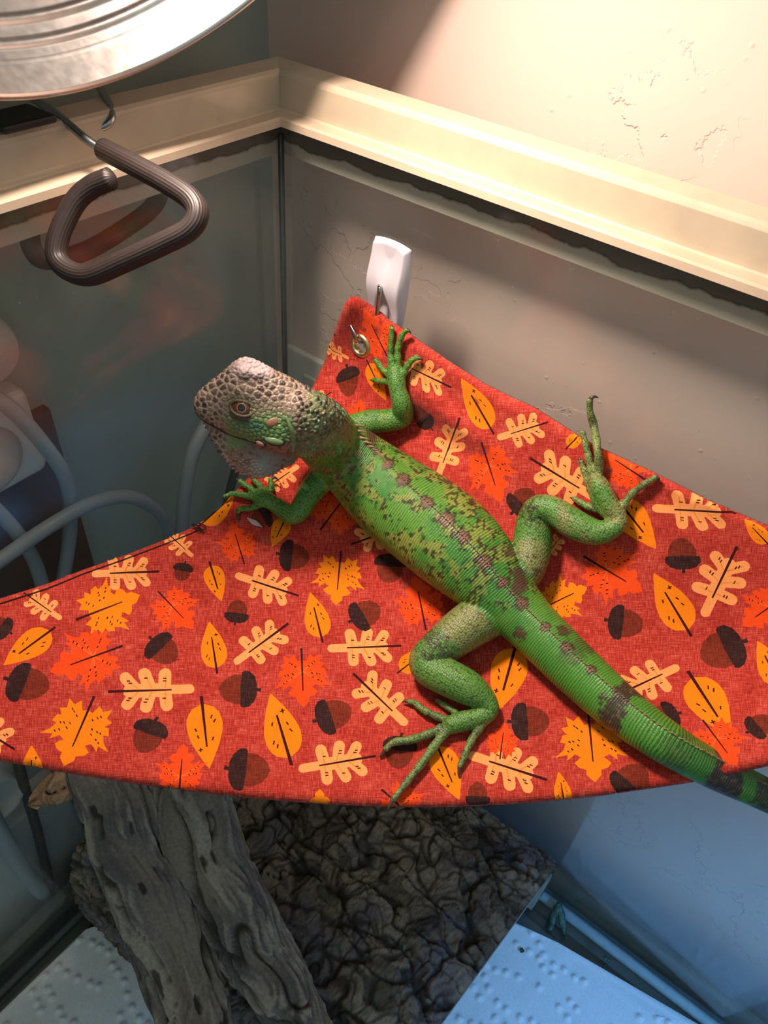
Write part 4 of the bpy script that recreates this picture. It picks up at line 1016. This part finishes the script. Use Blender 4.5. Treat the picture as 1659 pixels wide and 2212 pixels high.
zone = np.clip(snout_dark, 0, 1) * is_head * on_ * (1 - crown) * (1 - 0.8 * ey)
col = mixc(col, C3(174, 150, 132), 0.75 * zone)
dkf = np.clip(0.55 + 0.75 * tint, 0, 1) * smooth(0.22, 0.50, disp + 0.05 * n5)
col = mixc(col, mixc(np.repeat(C3(86, 66, 58)[None], nV, 0), C3(52, 39, 36), tint), 0.95 * dkf * zone)
col = mixc(col, C3(150, 128, 126), 0.5 * on_ * crown * is_head * (1 - disp))
col = mixc(col, C3(42, 34, 32), 0.9 * on_ * neck_z * (tint > 0.45) * smooth(0.3, 0.7, disp))
col = mixc(col, C3(96, 170, 132), 0.85 * on_ * (tint > 0.92) * smooth(0.35, 0.7, disp) * smooth(-30, -60, hf))
col *= (1 - 0.55 * (edge * on_ * np.maximum(is_head, neck_z) * smooth(-50, -38, hu) * (1 - zone) * (1 - crown)))[:, None]
# rows of scales on trunk and tail: real ridges are finer than the mesh, so only their seats are handed to the shader
skin.vertices.foreach_set('co', co2.ravel()); skin.update()
at_ = skin.attributes.new('skin', 'FLOAT_COLOR', 'POINT'); at_.data.foreach_set('color', np.hstack([np.clip(col, 0, 1), np.ones((nV, 1))]).ravel().astype(np.float32))
at2 = skin.attributes.new('row', 'FLOAT_VECTOR', 'POINT'); at2.data.foreach_set('vector', np.stack([ss * 1000, ang * SPR[sI] * 1000, np.zeros(nV)], -1).ravel().astype(np.float32))
wt = trunk_on * smooth(700, 745, spos)
at3 = skin.attributes.new('rowmask', 'FLOAT', 'POINT'); at3.data.foreach_set('value', wt.astype(np.float32))
at4 = skin.attributes.new('headmask', 'FLOAT', 'POINT'); at4.data.foreach_set('value', np.clip(is_head + neck_z, 0, 1).astype(np.float32))

m_skin, nt, b = new_mat('iguana_skin')
ac = N(nt, 'ShaderNodeAttribute', attribute_name='skin'); ar = N(nt, 'ShaderNodeAttribute', attribute_name='row'); am = N(nt, 'ShaderNodeAttribute', attribute_name='rowmask'); ah = N(nt, 'ShaderNodeAttribute', attribute_name='headmask')
mp = N(nt, 'ShaderNodeMapping'); mp.inputs['Scale'].default_value = (0.80, 0.95, 1.0); nt.links.new(ar.outputs['Vector'], mp.inputs[0])
v1 = N(nt, 'ShaderNodeTexVoronoi', voronoi_dimensions='2D', feature='F1', inp={'Scale': 1.0, 'Randomness': 0.35}); nt.links.new(mp.outputs[0], v1.inputs['Vector'])
sepr = N(nt, 'ShaderNodeSeparateXYZ'); nt.links.new(ar.outputs['Vector'], sepr.inputs[0])
nzr = noise_n(nt, mp.outputs[0], 0.25, 2)
phase = math_n(nt, 'MULTIPLY', math_n(nt, 'ADD', sepr.outputs['X'], math_n(nt, 'MULTIPLY', nzr, 1.2)), 2 * math.pi / 1.22)
rows = math_n(nt, 'MULTIPLY_ADD', math_n(nt, 'SINE', phase), 0.5); nt.nodes[-1].inputs[2].default_value = 0.5
dome = math_n(nt, 'SUBTRACT', 1.0, math_n(nt, 'MULTIPLY', v1.outputs['Distance'], 1.1))
hrow = math_n(nt, 'ADD', math_n(nt, 'MULTIPLY', rows, 0.65), math_n(nt, 'MULTIPLY', dome, 0.45))
v2 = N(nt, 'ShaderNodeTexVoronoi', feature='F1', inp={'Scale': 980.0, 'Randomness': 0.55}); nt.links.new(obj_coord(nt), v2.inputs['Vector'])
hl_ = math_n(nt, 'SUBTRACT', 1.0, math_n(nt, 'MULTIPLY', v2.outputs['Distance'], 1.15))
mxh = N(nt, 'ShaderNodeMix', data_type='FLOAT'); nt.links.new(am.outputs['Fac'], mxh.inputs[0]); nt.links.new(hl_, mxh.inputs[2]); nt.links.new(hrow, mxh.inputs[3])
hh = mxh.outputs[0]
shd = ramp(nt, [(0.12, (0.30, 0.30, 0.26, 1)), (0.42, (0.90, 0.90, 0.88, 1)), (0.85, (1.14, 1.14, 1.08, 1))], hh)
shd2 = mix_col(nt, ah.outputs['Fac'], shd.outputs[0], (1, 1, 1, 1))
cc = mix_col(nt, 1.0, ac.outputs['Color'], shd2, 'MULTIPLY'); nt.links.new(cc, b.inputs['Base Color'])
b.inputs['Roughness'].default_value = 0.42; b.inputs['Specular IOR Level'].default_value = 0.45
bump(nt, b, hh, 0.55, 0.00045)
skin.materials.clear(); skin.materials.append(m_skin)
skin.polygons.foreach_set('use_smooth', [True] * len(skin.polygons))
base = SPN[200] - SPU[200] * SPR[200]
igu = empty('green_iguana', tuple(base))
body = link(bpy.data.objects.new('body', skin), igu)
tag(igu, 'green iguana with grey head and banded tail sprawled on the autumn print hammock', 'iguana')
# ---- features seated on the skin
bvh = BVHTree.FromPolygons([tuple(c) for c in co2], [tuple(p.vertices) for p in skin.polygons])
def seat(px, py):
    r = Vector(nz(ray(px, py))); h = bvh.ray_cast(Vector(CAM), r)
    if h[0] is None: h = bvh.find_nearest(Vector(at(px, py, HD)))
    return np.array(h[0]), np.array(h[1])
m_claw = plain('dark_claw', lin(66, 52, 46), 0.35, var=0.2, scale=400)
for p0, p1, p2, r_ in claws:
    Q = catmull([p0, p1, p2], 10); V, Fc = sweep(Q, np.linspace(r_, r_ * 0.14, 10), seg=10); mk('claw', V, Fc, m_claw, igu)
# eyes
def eye_mat():
    m, nt, b = new_mat('iguana_eye'); a_ = N(nt, 'ShaderNodeAttribute', attribute_name='rad')
    nr = noise_n(nt, obj_coord(nt), 2200, 3); f_ = math_n(nt, 'ADD', a_.outputs['Fac'], math_n(nt, 'MULTIPLY', math_n(nt, 'SUBTRACT', nr, 0.5), 0.10))
    r_ = ramp(nt, [(0.0, (0.004, 0.004, 0.004, 1)), (0.27, (0.004, 0.004, 0.004, 1)), (0.30, lin(176, 132, 84)), (0.36, lin(96, 58, 36)), (0.62, lin(74, 42, 30)), (0.78, lin(110, 84, 56)), (0.86, lin(34, 24, 20))], f_)
    nt.links.new(r_.outputs[0], b.inputs['Base Color']); b.inputs['Roughness'].default_value = 0.06; b.inputs['Specular IOR Level'].default_value = 0.7; return m
m_eye = eye_mat(); m_lid = plain('eyelid_skin', lin(84, 76, 56), 0.55, var=0.25, scale=900, bmp=0.3)
ep, en = seat(523, 881)
en = nz(en * 0.35 + HL * 0.8 + toc * 0.25 + HF * 0.12)
def build_eye(c, n, f_ax, u_ax):
    er = mm(30, HD); V, Fc = lathe([(er * math.sin(a_), er * math.cos(a_)) for a_ in np.linspace(0.001, 1.75, 26)], 40, c - n * er * 0.70, n)
    o = mk('eye', V, Fc, m_eye, igu); q = V - (c - n * er * 0.70); q = q / np.linalg.norm(q, axis=1)[:, None]
    rad = np.arccos(np.clip(q @ n, -1, 1)) / 0.98
    a_ = o.data.attributes.new('rad', 'FLOAT', 'POINT'); a_.data.foreach_set('value', rad.astype(np.float32))
    f1 = nz(f_ax - (f_ax @ n) * n); u1 = nz(np.cross(n, f1)); u1 = u1 if u1 @ u_ax > 0 else -u1
    for ri, (ra, rb, wr, out) in enumerate(((25.0, 17.0, 3.4, 0.17), (31.0, 22.5, 3.2, 0.03), (36.5, 28.0, 2.8, -0.10))):
        P = []
        for t in np.linspace(0, 2 * np.pi, 60):
            x = math.cos(t) * ra; y = math.sin(t) * rb * (0.86 if math.sin(t) > 0 else 1.0) + 0.10 * x
            zz = out * er - 0.5 * (x * SC) ** 2 / er * 0.5
            P.append(c + f1 * x * SC + u1 * y * SC + n * zz)
        V, Fc = sweep(np.array(P), mm(wr, HD), seg=10, cap=False); mk('eyelid', V, Fc, m_lid, igu)
build_eye(ep, en, HF, HU)
# mirrored eye on the far side
q = head_l(ep[None])[0]; nl = np.array([en @ HF, en @ HL, en @ HU])
build_eye(head_w(q[0], -q[1], q[2]), nz(HF * nl[0] - HL * nl[1] + HU * nl[2]), HF, HU)
# eardrum, cheek shield and nostril
def disc(name, px, py, ra, rb, ang_, lift, mat, dome_=0.4):
    p, n = seat(px, py); n = nz(n + 0.4 * HL); f1 = nz(HF - (HF @ n) * n); u1 = np.cross(n, f1); u1 = u1 if u1 @ HU > 0 else -u1
    V = []; Fc = []; k = 32; rr = [0.0, 0.35, 0.65, 0.85, 0.96, 1.0]
    for i, r_ in enumerate(rr):
        for j in range(k):
            t = 2 * np.pi * j / k; x = ra * r_ * math.cos(t); y = rb * r_ * math.sin(t)
            x, y = x * math.cos(ang_) - y * math.sin(ang_), x * math.sin(ang_) + y * math.cos(ang_)
            z = lift * (1 - r_ ** 3) if i < 5 else -0.0004
            V.append(p + f1 * x * SC + u1 * y * SC + n * (z + dome_ * 0.0001))
    for i in range(len(rr) - 1):
        for j in range(k):
            a_ = i * k + j; b_ = i * k + (j + 1) % k; Fc.append((a_, b_, b_ + k, a_ + k))
    return mk(name, V, Fc, mat, igu)
m_drum = plain('eardrum_skin', lin(142, 98, 76), 0.35, var=0.12, scale=500)
m_shield = plain('cheek_shield', lin(98, 126, 84), 0.35, var=0.15, scale=300)
m_line = plain('dark_scale_seam', lin(34, 26, 24), 0.6)
disc('eardrum', 590, 913, 15, 10, -0.35, 0.0006, m_drum)
disc('scale_seam', 592, 952, 24.5, 11.5, 0.12, 0.0004, m_line); disc('cheek_shield', 592, 952, 21.5, 9.0, 0.12, 0.0011, m_shield)
disc('scale_seam', 562, 957, 13.5, 8.5, 0.1, 0.0004, m_line); disc('cheek_shield', 562, 957, 11.5, 6.8, 0.1, 0.0010, plain('cheek_shield_rosy', lin(150, 118, 100), 0.4, var=0.15, scale=300))
disc('nostril', 441, 872, 4.5, 3.2, 0.3, 0.0004, m_line)
# gill-like ear flap fold behind the jaw
p_ = [seat(x, y)[0] + seat(x, y)[1] * 0.0004 for x, y in ((618, 900), (627, 920), (634, 940), (634, 962), (632, 975))]
V, Fc = sweep(catmull(p_, 24), np.concatenate([np.linspace(0.0005, 0.0014, 12), np.linspace(0.0014, 0.0005, 12)]), seg=12); mk('jaw_fold', V, Fc, m_shield, igu)
# mouth line
lips = [seat(x, y) for x, y in ((427, 897), (445, 912), (470, 926), (500, 940), (530, 950), (552, 958))]
V, Fc = sweep(catmull([p + n * 0.0001 for p, n in lips], 40), 0.00035, seg=6); mk('mouth_line', V, Fc, m_line, igu)
# dorsal crest
m_crest = plain('crest_scale', lin(140, 112, 84), 0.4, var=0.35, scale=260)
V_all = []; F_all = []
s_ = 0.0; s_start = SPA[np.argmin(abs(spx - 706))]; s_end = SPA[np.argmin(abs(spx - 1700))]; s_ = s_start
while s_ < s_end:
    i = int(np.argmin(abs(SPA - s_))); r = Vector(U_[i]); h = bvh.ray_cast(Vector(SPN[i] + U_[i] * 0.06), -r)
    x = spx[i]
    if h[0] is not None:
        p = np.array(h[0]); big = 1 - smooth(720, 800, x); ht = 0.0012 + 0.0022 * big; wd = 0.00075 + 0.00035 * big
        tip = p + U_[i] * ht + T_[i] * ht * 0.6
        Q = catmull([p - U_[i] * 0.0006 - T_[i] * wd, p + U_[i] * ht * 0.45 + T_[i] * wd * 0.2, tip], 7)
        V, Fc = sweep(Q, np.linspace(wd * 0.7, wd * 0.12, 7), np.linspace(wd * 1.2, wd * 0.15, 7), seg=8, up=T_[i])
        o_ = sum(len(v) for v in V_all); V_all.append(V); F_all += [tuple(a_ + o_ for a_ in f) for f in Fc]
    s_ += 0.0018 + 0.0026 * (1 - smooth(720, 800, x))
tag(mk('dorsal_crest', np.vstack(V_all), F_all, m_crest, igu), kind='stuff')

# ================================================================== TANK FLOOR: log, driftwood, paper
def colour_attr(me, col):
    n = len(me.vertices); a_ = me.attributes.new('tone', 'FLOAT_COLOR', 'POINT')
    a_.data.foreach_set('color', np.hstack([np.clip(col, 0, 1), np.ones((n, 1))]).ravel().astype(np.float32))
def tone_mat(name, rough=0.8, noise_scale=700, bmp=0.4, spec=0.25):
    m, nt, b = new_mat(name); a_ = N(nt, 'ShaderNodeAttribute', attribute_name='tone')
    f_ = noise_n(nt, obj_coord(nt), noise_scale, 4, 0.65); r_ = ramp(nt, [(0.3, (0.72, 0.72, 0.72, 1)), (0.7, (1.18, 1.18, 1.18, 1))], f_)
    nt.links.new(mix_col(nt, 1.0, a_.outputs['Color'], r_.outputs[0], 'MULTIPLY'), b.inputs['Base Color'])
    b.inputs['Roughness'].default_value = rough; b.inputs['Specular IOR Level'].default_value = spec; bump(nt, b, f_, bmp, 0.0008); return m
def grid_faces(nu, nv): 
    I = np.arange(nu * nv).reshape(nv, nu); return np.stack([I[:-1, :-1], I[:-1, 1:], I[1:, 1:], I[1:, :-1]], -1).reshape(-1, 4)
# ---- bark half log
LX0, LX1, LYC, LYH, LZH = 0.004, 0.2815, -0.124, 0.119, 0.120
NU, NW = 420, 360
def arch(w, k=1.0, e=3.8):
    a_ = np.pi * w; c_ = np.cos(a_); s_ = np.sin(a_)
    return LYC + LYH * k * np.sign(c_) * np.abs(c_) ** (2 / e), LZH * k * np.abs(s_) ** (2 / e)
_w = np.linspace(0, 1, 4000); _y, _z = arch(_w); _s = np.concatenate([[0], np.cumsum(np.hypot(np.diff(_y), np.diff(_z)))]); W1 = np.interp(np.linspace(0, _s[-1], NW), _s, _w)
uu, ww = np.meshgrid(np.linspace(LX0, LX1, NU), W1); uu = uu.ravel(); ww = ww.ravel()
ay, az = arch(ww); base_ = np.stack([uu, ay, az], -1)
e_ = 1e-4; ay2, az2 = arch(np.clip(ww + e_, 0, 1)); ay1, az1 = arch(np.clip(ww - e_, 0, 1))
ny, nz_ = (az1 - az2), (ay2 - ay1); L_ = np.sqrt(ny ** 2 + nz_ ** 2) + 1e-12; nrm = np.stack([np.zeros_like(ny), -ny / L_, -nz_ / L_], -1)
nrm *= np.sign((nrm * (base_ - np.array([0.14, LYC, 0.02]))).sum(1) - 0)[:, None] * np.array([0, 1, 1]) + np.array([1, 0, 0])
arc = np.linspace(0, _s[-1], NW)
q = np.stack([uu * 1000, np.repeat(arc, NU) * 1000, np.zeros(len(uu))], -1)                     # mm on the bark
wq = q + 7 * np.stack([fbm(q, 0.045, 3, 5), fbm(q, 0.045, 3, 9), np.zeros(len(uu))], -1)
def worley(p, cell, seed, stretch=(1, 1)):
    p2 = p[:, :2] / cell / np.array(stretch); r_ = np.random.default_rng(seed); lo = np.floor(p2.min(0)).astype(int) - 1; hi = np.ceil(p2.max(0)).astype(int) + 1
    S = hi - lo + 1; J = r_.uniform(0, 1, (S[0], S[1], 2)); Hh = r_.uniform(0, 1, (S[0], S[1])); ip = np.floor(p2).astype(int)
    d1 = np.full(len(p2), 9.0); d2 = np.full(len(p2), 9.0); hh = np.zeros(len(p2))
    for a_ in (-1, 0, 1):
        for b_ in (-1, 0, 1):
            ii = np.clip(ip + [a_, b_] - lo, 0, S - 1); c_ = ip + [a_, b_] + J[ii[:, 0], ii[:, 1]]; d = np.sqrt(((p2 - c_) ** 2).sum(1))
            cl_ = d < d1; d2 = np.where(cl_, d1, np.minimum(d2, d)); hh = np.where(cl_, Hh[ii[:, 0], ii[:, 1]], hh); d1 = np.where(cl_, d, d1)
    return d1, d2, hh
a1, a2, ah_ = worley(wq, 26, 3, (1.25, 1.0)); b1, b2, bh = worley(wq + 40, 11, 4, (1.2, 1.0)); c1, c2, ch = worley(wq * 1.0 + 90, 5.0, 6)
plate = smooth(0.0, 0.22, a2 - a1); plate2 = smooth(0.0, 0.25, b2 - b1); plate3 = smooth(0.0, 0.3, c2 - c1)
st_ = 3.4 * (0.5 + 0.5 * fbm(wq, 0.06, 3, 41)); step = (np.floor(st_) + smooth(0.55, 1.0, st_ - np.floor(st_))) / 3.4
groove = smooth(0.12, 0.0, np.abs(fbm(q * [0.35, 1.0, 1], 0.05, 3, 51)))
rings_ = np.sin(b1 * 26) * (bh > 0.35)
hgt = 2.0 * plate * (0.4 + ah_) + 1.6 * plate2 * (0.3 + bh) + 0.55 * plate3 * ch + 2.2 * step + 0.30 * rings_ * plate2 - 3.4 * groove + 0.5 * fbm(q, 0.5, 3, 61) - 1.6
fade = smooth(LX1, LX1 - 0.004, uu); skew = lambda x, y: x + (y + 0.03) * 0.08 * smooth(0.05, LX1, x)
P = base_ + nrm * (hgt * 0.001 * (0.35 + 0.65 * fade))[:, None]; P[:, 2] = np.maximum(P[:, 2], 0.0050); P[:, 0] = skew(P[:, 0], P[:, 1])
tb = np.repeat(np.array(lin(132, 118, 100)[:3])[None], len(P), 0); tb = mixc(tb, np.array(lin(96, 84, 72)[:3]), smooth(0.3, 0.9, bh)); tb = mixc(tb, np.array(lin(166, 150, 126)[:3]), 0.7 * smooth(-0.2, 0.6, fbm(q, 0.03, 3, 71)) * plate2)
tb = mixc(tb, np.array(lin(106, 104, 114)[:3]), 0.6 * smooth(0.0, 0.6, fbm(q, 0.035, 3, 83))); tb = mixc(tb, np.array(lin(34, 28, 24)[:3]), 0.8 * np.clip(groove + (1 - plate) * 0.8 + 0.6 * (1 - plate2), 0, 1))
log_e = empty('half_log_hide', (0.14, LYC, 0.0))
lg_ = mk('bark', P, grid_faces(NU, NW), tone_mat('log_bark'), log_e); colour_attr(lg_.data, tb)
m_resin = plain('grey_resin_cut_edge', lin(134, 136, 124), 0.45, var=0.12, scale=50)
V = []; Fc = []; K = 120
for (k, x) in ((0.955, LX1), (0.88, LX1), (0.88, LX0 + 0.006), (0.955, LX0 + 0.006)):
    y_, z_ = arch(np.linspace(0, 1, K), k); V += [(float(skew(np.array(x), a_)), a_, max(b_, 0.0050)) for a_, b_ in zip(y_, z_)]
for r_ in range(3):
    for i in range(K - 1): a_ = r_ * K + i; Fc.append((a_, a_ + 1, a_ + 1 + K, a_ + K))
for i in range(K - 1): Fc.append((3 * K + i, 3 * K + i + 1, i + 1, i))
mk('inner_shell', V, Fc, m_resin, log_e)
tag(log_e, 'dark bark textured half log hide standing on the tank floor', 'log')
# ---- weathered driftwood lying over the log
def strand(L, flatk, seed, seg=128, n=260, upv=(0.1, -0.3, 1)):
    Pc = []; 
    for x, y, z, w in L:
        p = on(x, y, 2, z); Pc.append(np.concatenate([p, [mm(w, M[2] @ (p - CAM))]]))
    Q = catmull(np.array(Pc), n); V, Fc = sweep(Q[:, :3], Q[:, 3], Q[:, 3] * flatk, up=np.array(upv), seg=seg)
    th = np.tile(np.linspace(0, 2 * np.pi, seg, endpoint=False), n); s_ = np.repeat(np.linspace(0, 1, n), seg); Ln = np.linalg.norm(np.diff(Q[:, :3], axis=0), axis=1).sum() * 1000
    R_ = np.repeat(Q[:, 3], seg); qq = np.stack([np.cos(th) * R_ * 1000, np.sin(th) * R_ * 1000, s_ * Ln], -1)
    wv = np.stack([fbm(qq, 0.02, 2, seed), fbm(qq, 0.02, 2, seed + 3), np.zeros(len(qq))], -1) * 9
    g1 = fbm((qq + wv) * [1, 1, 0.13], 0.11, 4, seed + 5); cr = smooth(0.07, 0.0, np.abs(fbm((qq + wv) * [1, 1, 0.07], 0.05, 2, seed + 9))); fine = fbm((qq + wv) * [1, 1, 0.06], 0.7, 2, seed + 11)
    pit = smooth(0.62, 0.8, fbm(qq * [1, 1, 0.35], 0.16, 2, seed + 15)); big = fbm(qq * [1, 1, 0.4], 0.035, 2, seed + 17)
    h = 5.0 * big + 2.8 * g1 - 3.6 * cr + 0.8 * fine - 1.2 * pit
    C_ = np.repeat(Q[:, :3], seg, 0); d_ = V[:len(C_)] - C_; d_ /= np.linalg.norm(d_, axis=1)[:, None]
    V = V.copy(); V[:len(C_)] += d_ * (h * 0.001)[:, None]
    col = np.repeat(np.array(lin(136, 124, 112)[:3])[None], len(C_), 0); col = mixc(col, np.array(lin(100, 95, 95)[:3]), smooth(-0.3, 0.5, big + 0.5 * g1)); col = mixc(col, np.array(lin(170, 158, 144)[:3]), 0.8 * smooth(-0.1, 0.7, g1 + 0.6 * fine))
    col = mixc(col, np.array(lin(44, 36, 30)[:3]), 0.85 * np.clip(cr + pit, 0, 1)); col = np.vstack([col, col[:1], col[-1:]])
    return V, Fc, col
ST = [strand([(235, 1600, .216, 84), (240, 1690, .206, 80), (262, 1760, .195, 76), (283, 1850, .182, 72), (325, 1930, .170, 76), (370, 2030, .156, 80), (400, 2120, .146, 78), (425, 2212, .138, 74), (450, 2330, .130, 66)], 0.50, 101),
      strand([(405, 1600, .212, 84), (412, 1690, .204, 86), (418, 1760, .194, 88), (445, 1850, .180, 90), (487, 1930, .168, 78), (540, 2030, .155, 66), (590, 2110, .146, 56), (650, 2200, .138, 54), (720, 2330, .130, 58)], 0.46, 202),
      strand([(310, 1620, .205, 70), (330, 1720, .192, 66), (365, 1840, .176, 60), (410, 1950, .160, 55), (450, 2040, .148, 44)], 0.5, 303, seg=64, n=120)]
V = np.vstack([s_[0] for s_ in ST]); Fc = []; o_ = 0
for s_ in ST: Fc += [tuple(a_ + o_ for a_ in f) for f in s_[1]]; o_ += len(s_[0])
m_drift = tone_mat('driftwood_grain', 0.8, 500, 0.5)
dr = mk('driftwood', V, Fc, m_drift); colour_attr(dr.data, np.vstack([s_[2] for s_ in ST]))
tag(dr, 'grey weathered driftwood branch with deep cracks leaning over the bark log', 'driftwood')
V, Fc, cc_ = strand([(70, 1735, .190, 22), (108, 1712, .192, 38), (140, 1690, .195, 44), (185, 1655, .198, 46), (260, 1620, .198, 44)], 0.8, 404, seg=64, n=120)
kb = mk('branch_stub', V, Fc, tone_mat('brown_bark_stub', 0.85, 900, 0.6)); colour_attr(kb.data, cc_ * np.array([0.95, 0.72, 0.52]))
tag(kb, 'brown rounded branch stub poking out beside the driftwood under the hammock', 'branch')
# ---- paper towels
def towel_mat():
    m, nt, b = new_mat('paper_towel'); v = obj_coord(nt)
    w = N(nt, 'ShaderNodeTexWave', inp={'Scale': 330.0, 'Distortion': 1.5, 'Detail': 1.0}); nt.links.new(v, w.inputs['Vector'])
    f_ = noise_n(nt, v, 900, 3); b.inputs['Base Color'].default_value = lin(226, 226, 224); r_ = ramp(nt, [(0.3, lin(216, 216, 214)), (0.7, lin(234, 234, 232))], f_); nt.links.new(r_.outputs[0], b.inputs['Base Color'])
    bump(nt, b, math_n(nt, 'ADD', math_n(nt, 'MULTIPLY', w.outputs['Fac'], 0.6), f_), 0.3, 0.0004)
    b.inputs['Roughness'].default_value = 0.9; b.inputs['Specular IOR Level'].default_value = 0.1; return m
m_towel = towel_mat()
def towel(poly, step, z0, seed, label):
    poly = np.array(poly); lo, hi = poly.min(0), poly.max(0)
    ed = dense([tuple(p * 1000) for p in poly], 3.0) / 1000; ed = ed + np.random.default_rng(seed).normal(size=ed.shape) * 0.00035
    gx, gy = np.meshgrid(np.arange(lo[0], hi[0], step), np.arange(lo[1], hi[1], step)); G = np.stack([gx.ravel(), gy.ravel()], -1); G = G + np.random.default_rng(seed).uniform(-.2, .2, G.shape) * step; G = G[inside(G, ed)]
    n = len(ed); P2 = np.vstack([ed, G]) * 1000
    v_, e_, f_, _, _, _ = geometry.delaunay_2d_cdt([Vector(p) for p in P2], [(i, (i + 1) % n) for i in range(n)], [], 1, 1e-4, False)
    v_ = np.array([tuple(a_) for a_ in v_]) / 1000
    # embossed dots in curved rows
    R_ = np.random.default_rng(seed + 1); bumps = []
    for row in range(26):
        for k in range(40):
            x = lo[0] + k * 0.0085 + (row % 2) * 0.004 + R_.normal() * 0.0012; y = lo[1] + row * 0.0165 + 0.006 * math.sin(k * 0.55 + row * 1.7) + R_.normal() * 0.0012
            if R_.uniform() < 0.8: bumps.append((x, y))
    bumps = np.array(bumps); kt_ = KDTree(len(bumps))
    for i, p in enumerate(bumps): kt_.insert((p[0], p[1], 0), i)
    kt_.balance(); d = np.array([kt_.find((p[0], p[1], 0))[2] for p in v_])
    p3 = np.hstack([v_ * 1000, np.zeros((len(v_), 1))])
    z = z0 + 0.0019 * smooth(0.0030, 0.0014, d) + 0.0022 * (fbm(p3, 0.012, 2, seed) + 1) * 0.5 + 0.0005 * fbm(p3, 0.05, 2, seed + 2)
    fl = [list(f) for f in f_]; a_ = np.array([f[:3] for f in fl]); cr_ = np.cross(v_[a_[:, 1]] - v_[a_[:, 0]], v_[a_[:, 2]] - v_[a_[:, 0]]); fl = [f if c_ > 0 else f[::-1] for f, c_ in zip(fl, cr_)]
    top_ = np.hstack([v_, z[:, None]]); nv_ = len(top_)
    bndl = Counter((p, q_) for f in fl for p, q_ in zip(f, f[1:] + f[:1])); bl = [(p, q_) for p, q_ in bndl if (q_, p) not in bndl]
    o = mk('paper_towel', np.vstack([top_, top_ - [0, 0, 0.0004]]), fl + [[i + nv_ for i in f[::-1]] for f in fl] + [[q_, p, p + nv_, q_ + nv_] for p, q_ in bl], m_towel)
    return tag(o, label, 'paper towel', 'paper towels on the tank floor')
pr = [on(x, y, 2, 0.003)[:2] for x, y in ((1085, 1990), (1130, 2004), (1168, 2018), (1212, 2038), (1250, 2070), (1278, 2100), (1284, 2122), (1335, 2156), (1372, 2178), (1420, 2196), (1470, 2205), (1545, 2235))]
towel([tuple(p) for p in pr] + [(0.50, -0.10), (0.50, -0.30), (0.18, -0.30), (0.18, -0.06)], 0.0013, 0.0016, 5, 'white embossed paper towel in cool blue light beside the cut end of the log')
pl = [on(x, y, 2, 0.003)[:2] for x, y in ((186, 2006), (150, 2046), (100, 2096), (50, 2144), (0, 2194), (-60, 2258))]
towel([tuple(p) for p in pl] + [(0.012, -0.44), (0.20, -0.44), (0.20, -0.20), (0.05, -0.20)], 0.0013, 0.0008, 8, 'greyish embossed paper towel sheet in the shade beside the driftwood')
# ---- scraps of greens
m_green = plain('dark_leaf_scrap', lin(30, 62, 34), 0.5, var=0.4, scale=300)
def scrap(pts, w, label):
    P = catmull(np.array([on(x, y, 2, z) for x, y, z in pts]), 30); n = len(P); V, Fc = sweep(P, w * (0.4 + 0.6 * np.abs(np.sin(np.linspace(0.2, 3.0, n)))), w * 0.25, seg=10)
    V = V + 0.0006 * np.stack([fbm(V * 1000, 0.4, 2, 1), fbm(V * 1000, 0.4, 2, 2), fbm(V * 1000, 0.4, 2, 3)], -1)
    return tag(mk('leaf_scrap', V, Fc, m_green), label, 'leaf scrap', 'scraps of greens on the tank floor')
scrap([(1208, 1950, .014), (1200, 1972, .010), (1192, 1990, .006), (1186, 2008, .0045)], 0.0035, 'wilted dark green leaf stalk lying against the cut end of the log')
scrap([(1210, 1955, .013), (1214, 1985, .009), (1218, 2005, .006), (1222, 2026, .005)], 0.0028, 'wilted dark green leaf strip hanging over the torn paper towel corner')
scrap([(1304, 2066, .006), (1310, 2071, .0055), (1320, 2076, .005)], 0.0016, 'tiny green leaf fleck on the silicone seam by the paper towel')
scrap([(1124, 2048, .0052), (1127, 2052, .005), (1128, 2058, .005)], 0.0016, 'tiny green leaf crumb lying on the blue-lit paper towel')
# flake of shed skin on the cloth by the near hand
fp = [up_from(x, y, .0006) for x, y in ((534, 1118), (545, 1126), (556, 1132), (566, 1138))]
V, Fc = sweep(catmull(fp, 16), [0.0003 + 0.0012 * math.sin(math.pi * (i + 0.5) / 16) ** 2 for i in range(16)], 0.0002, up=cloth_frame(550, 1130)[3], seg=8)
tag(mk('shed_skin_flake', V, Fc, plain('shed_skin', lin(190, 170, 166), 0.6)), 'pale curled flake of shed skin on the hammock beside the near hand', 'skin flake')
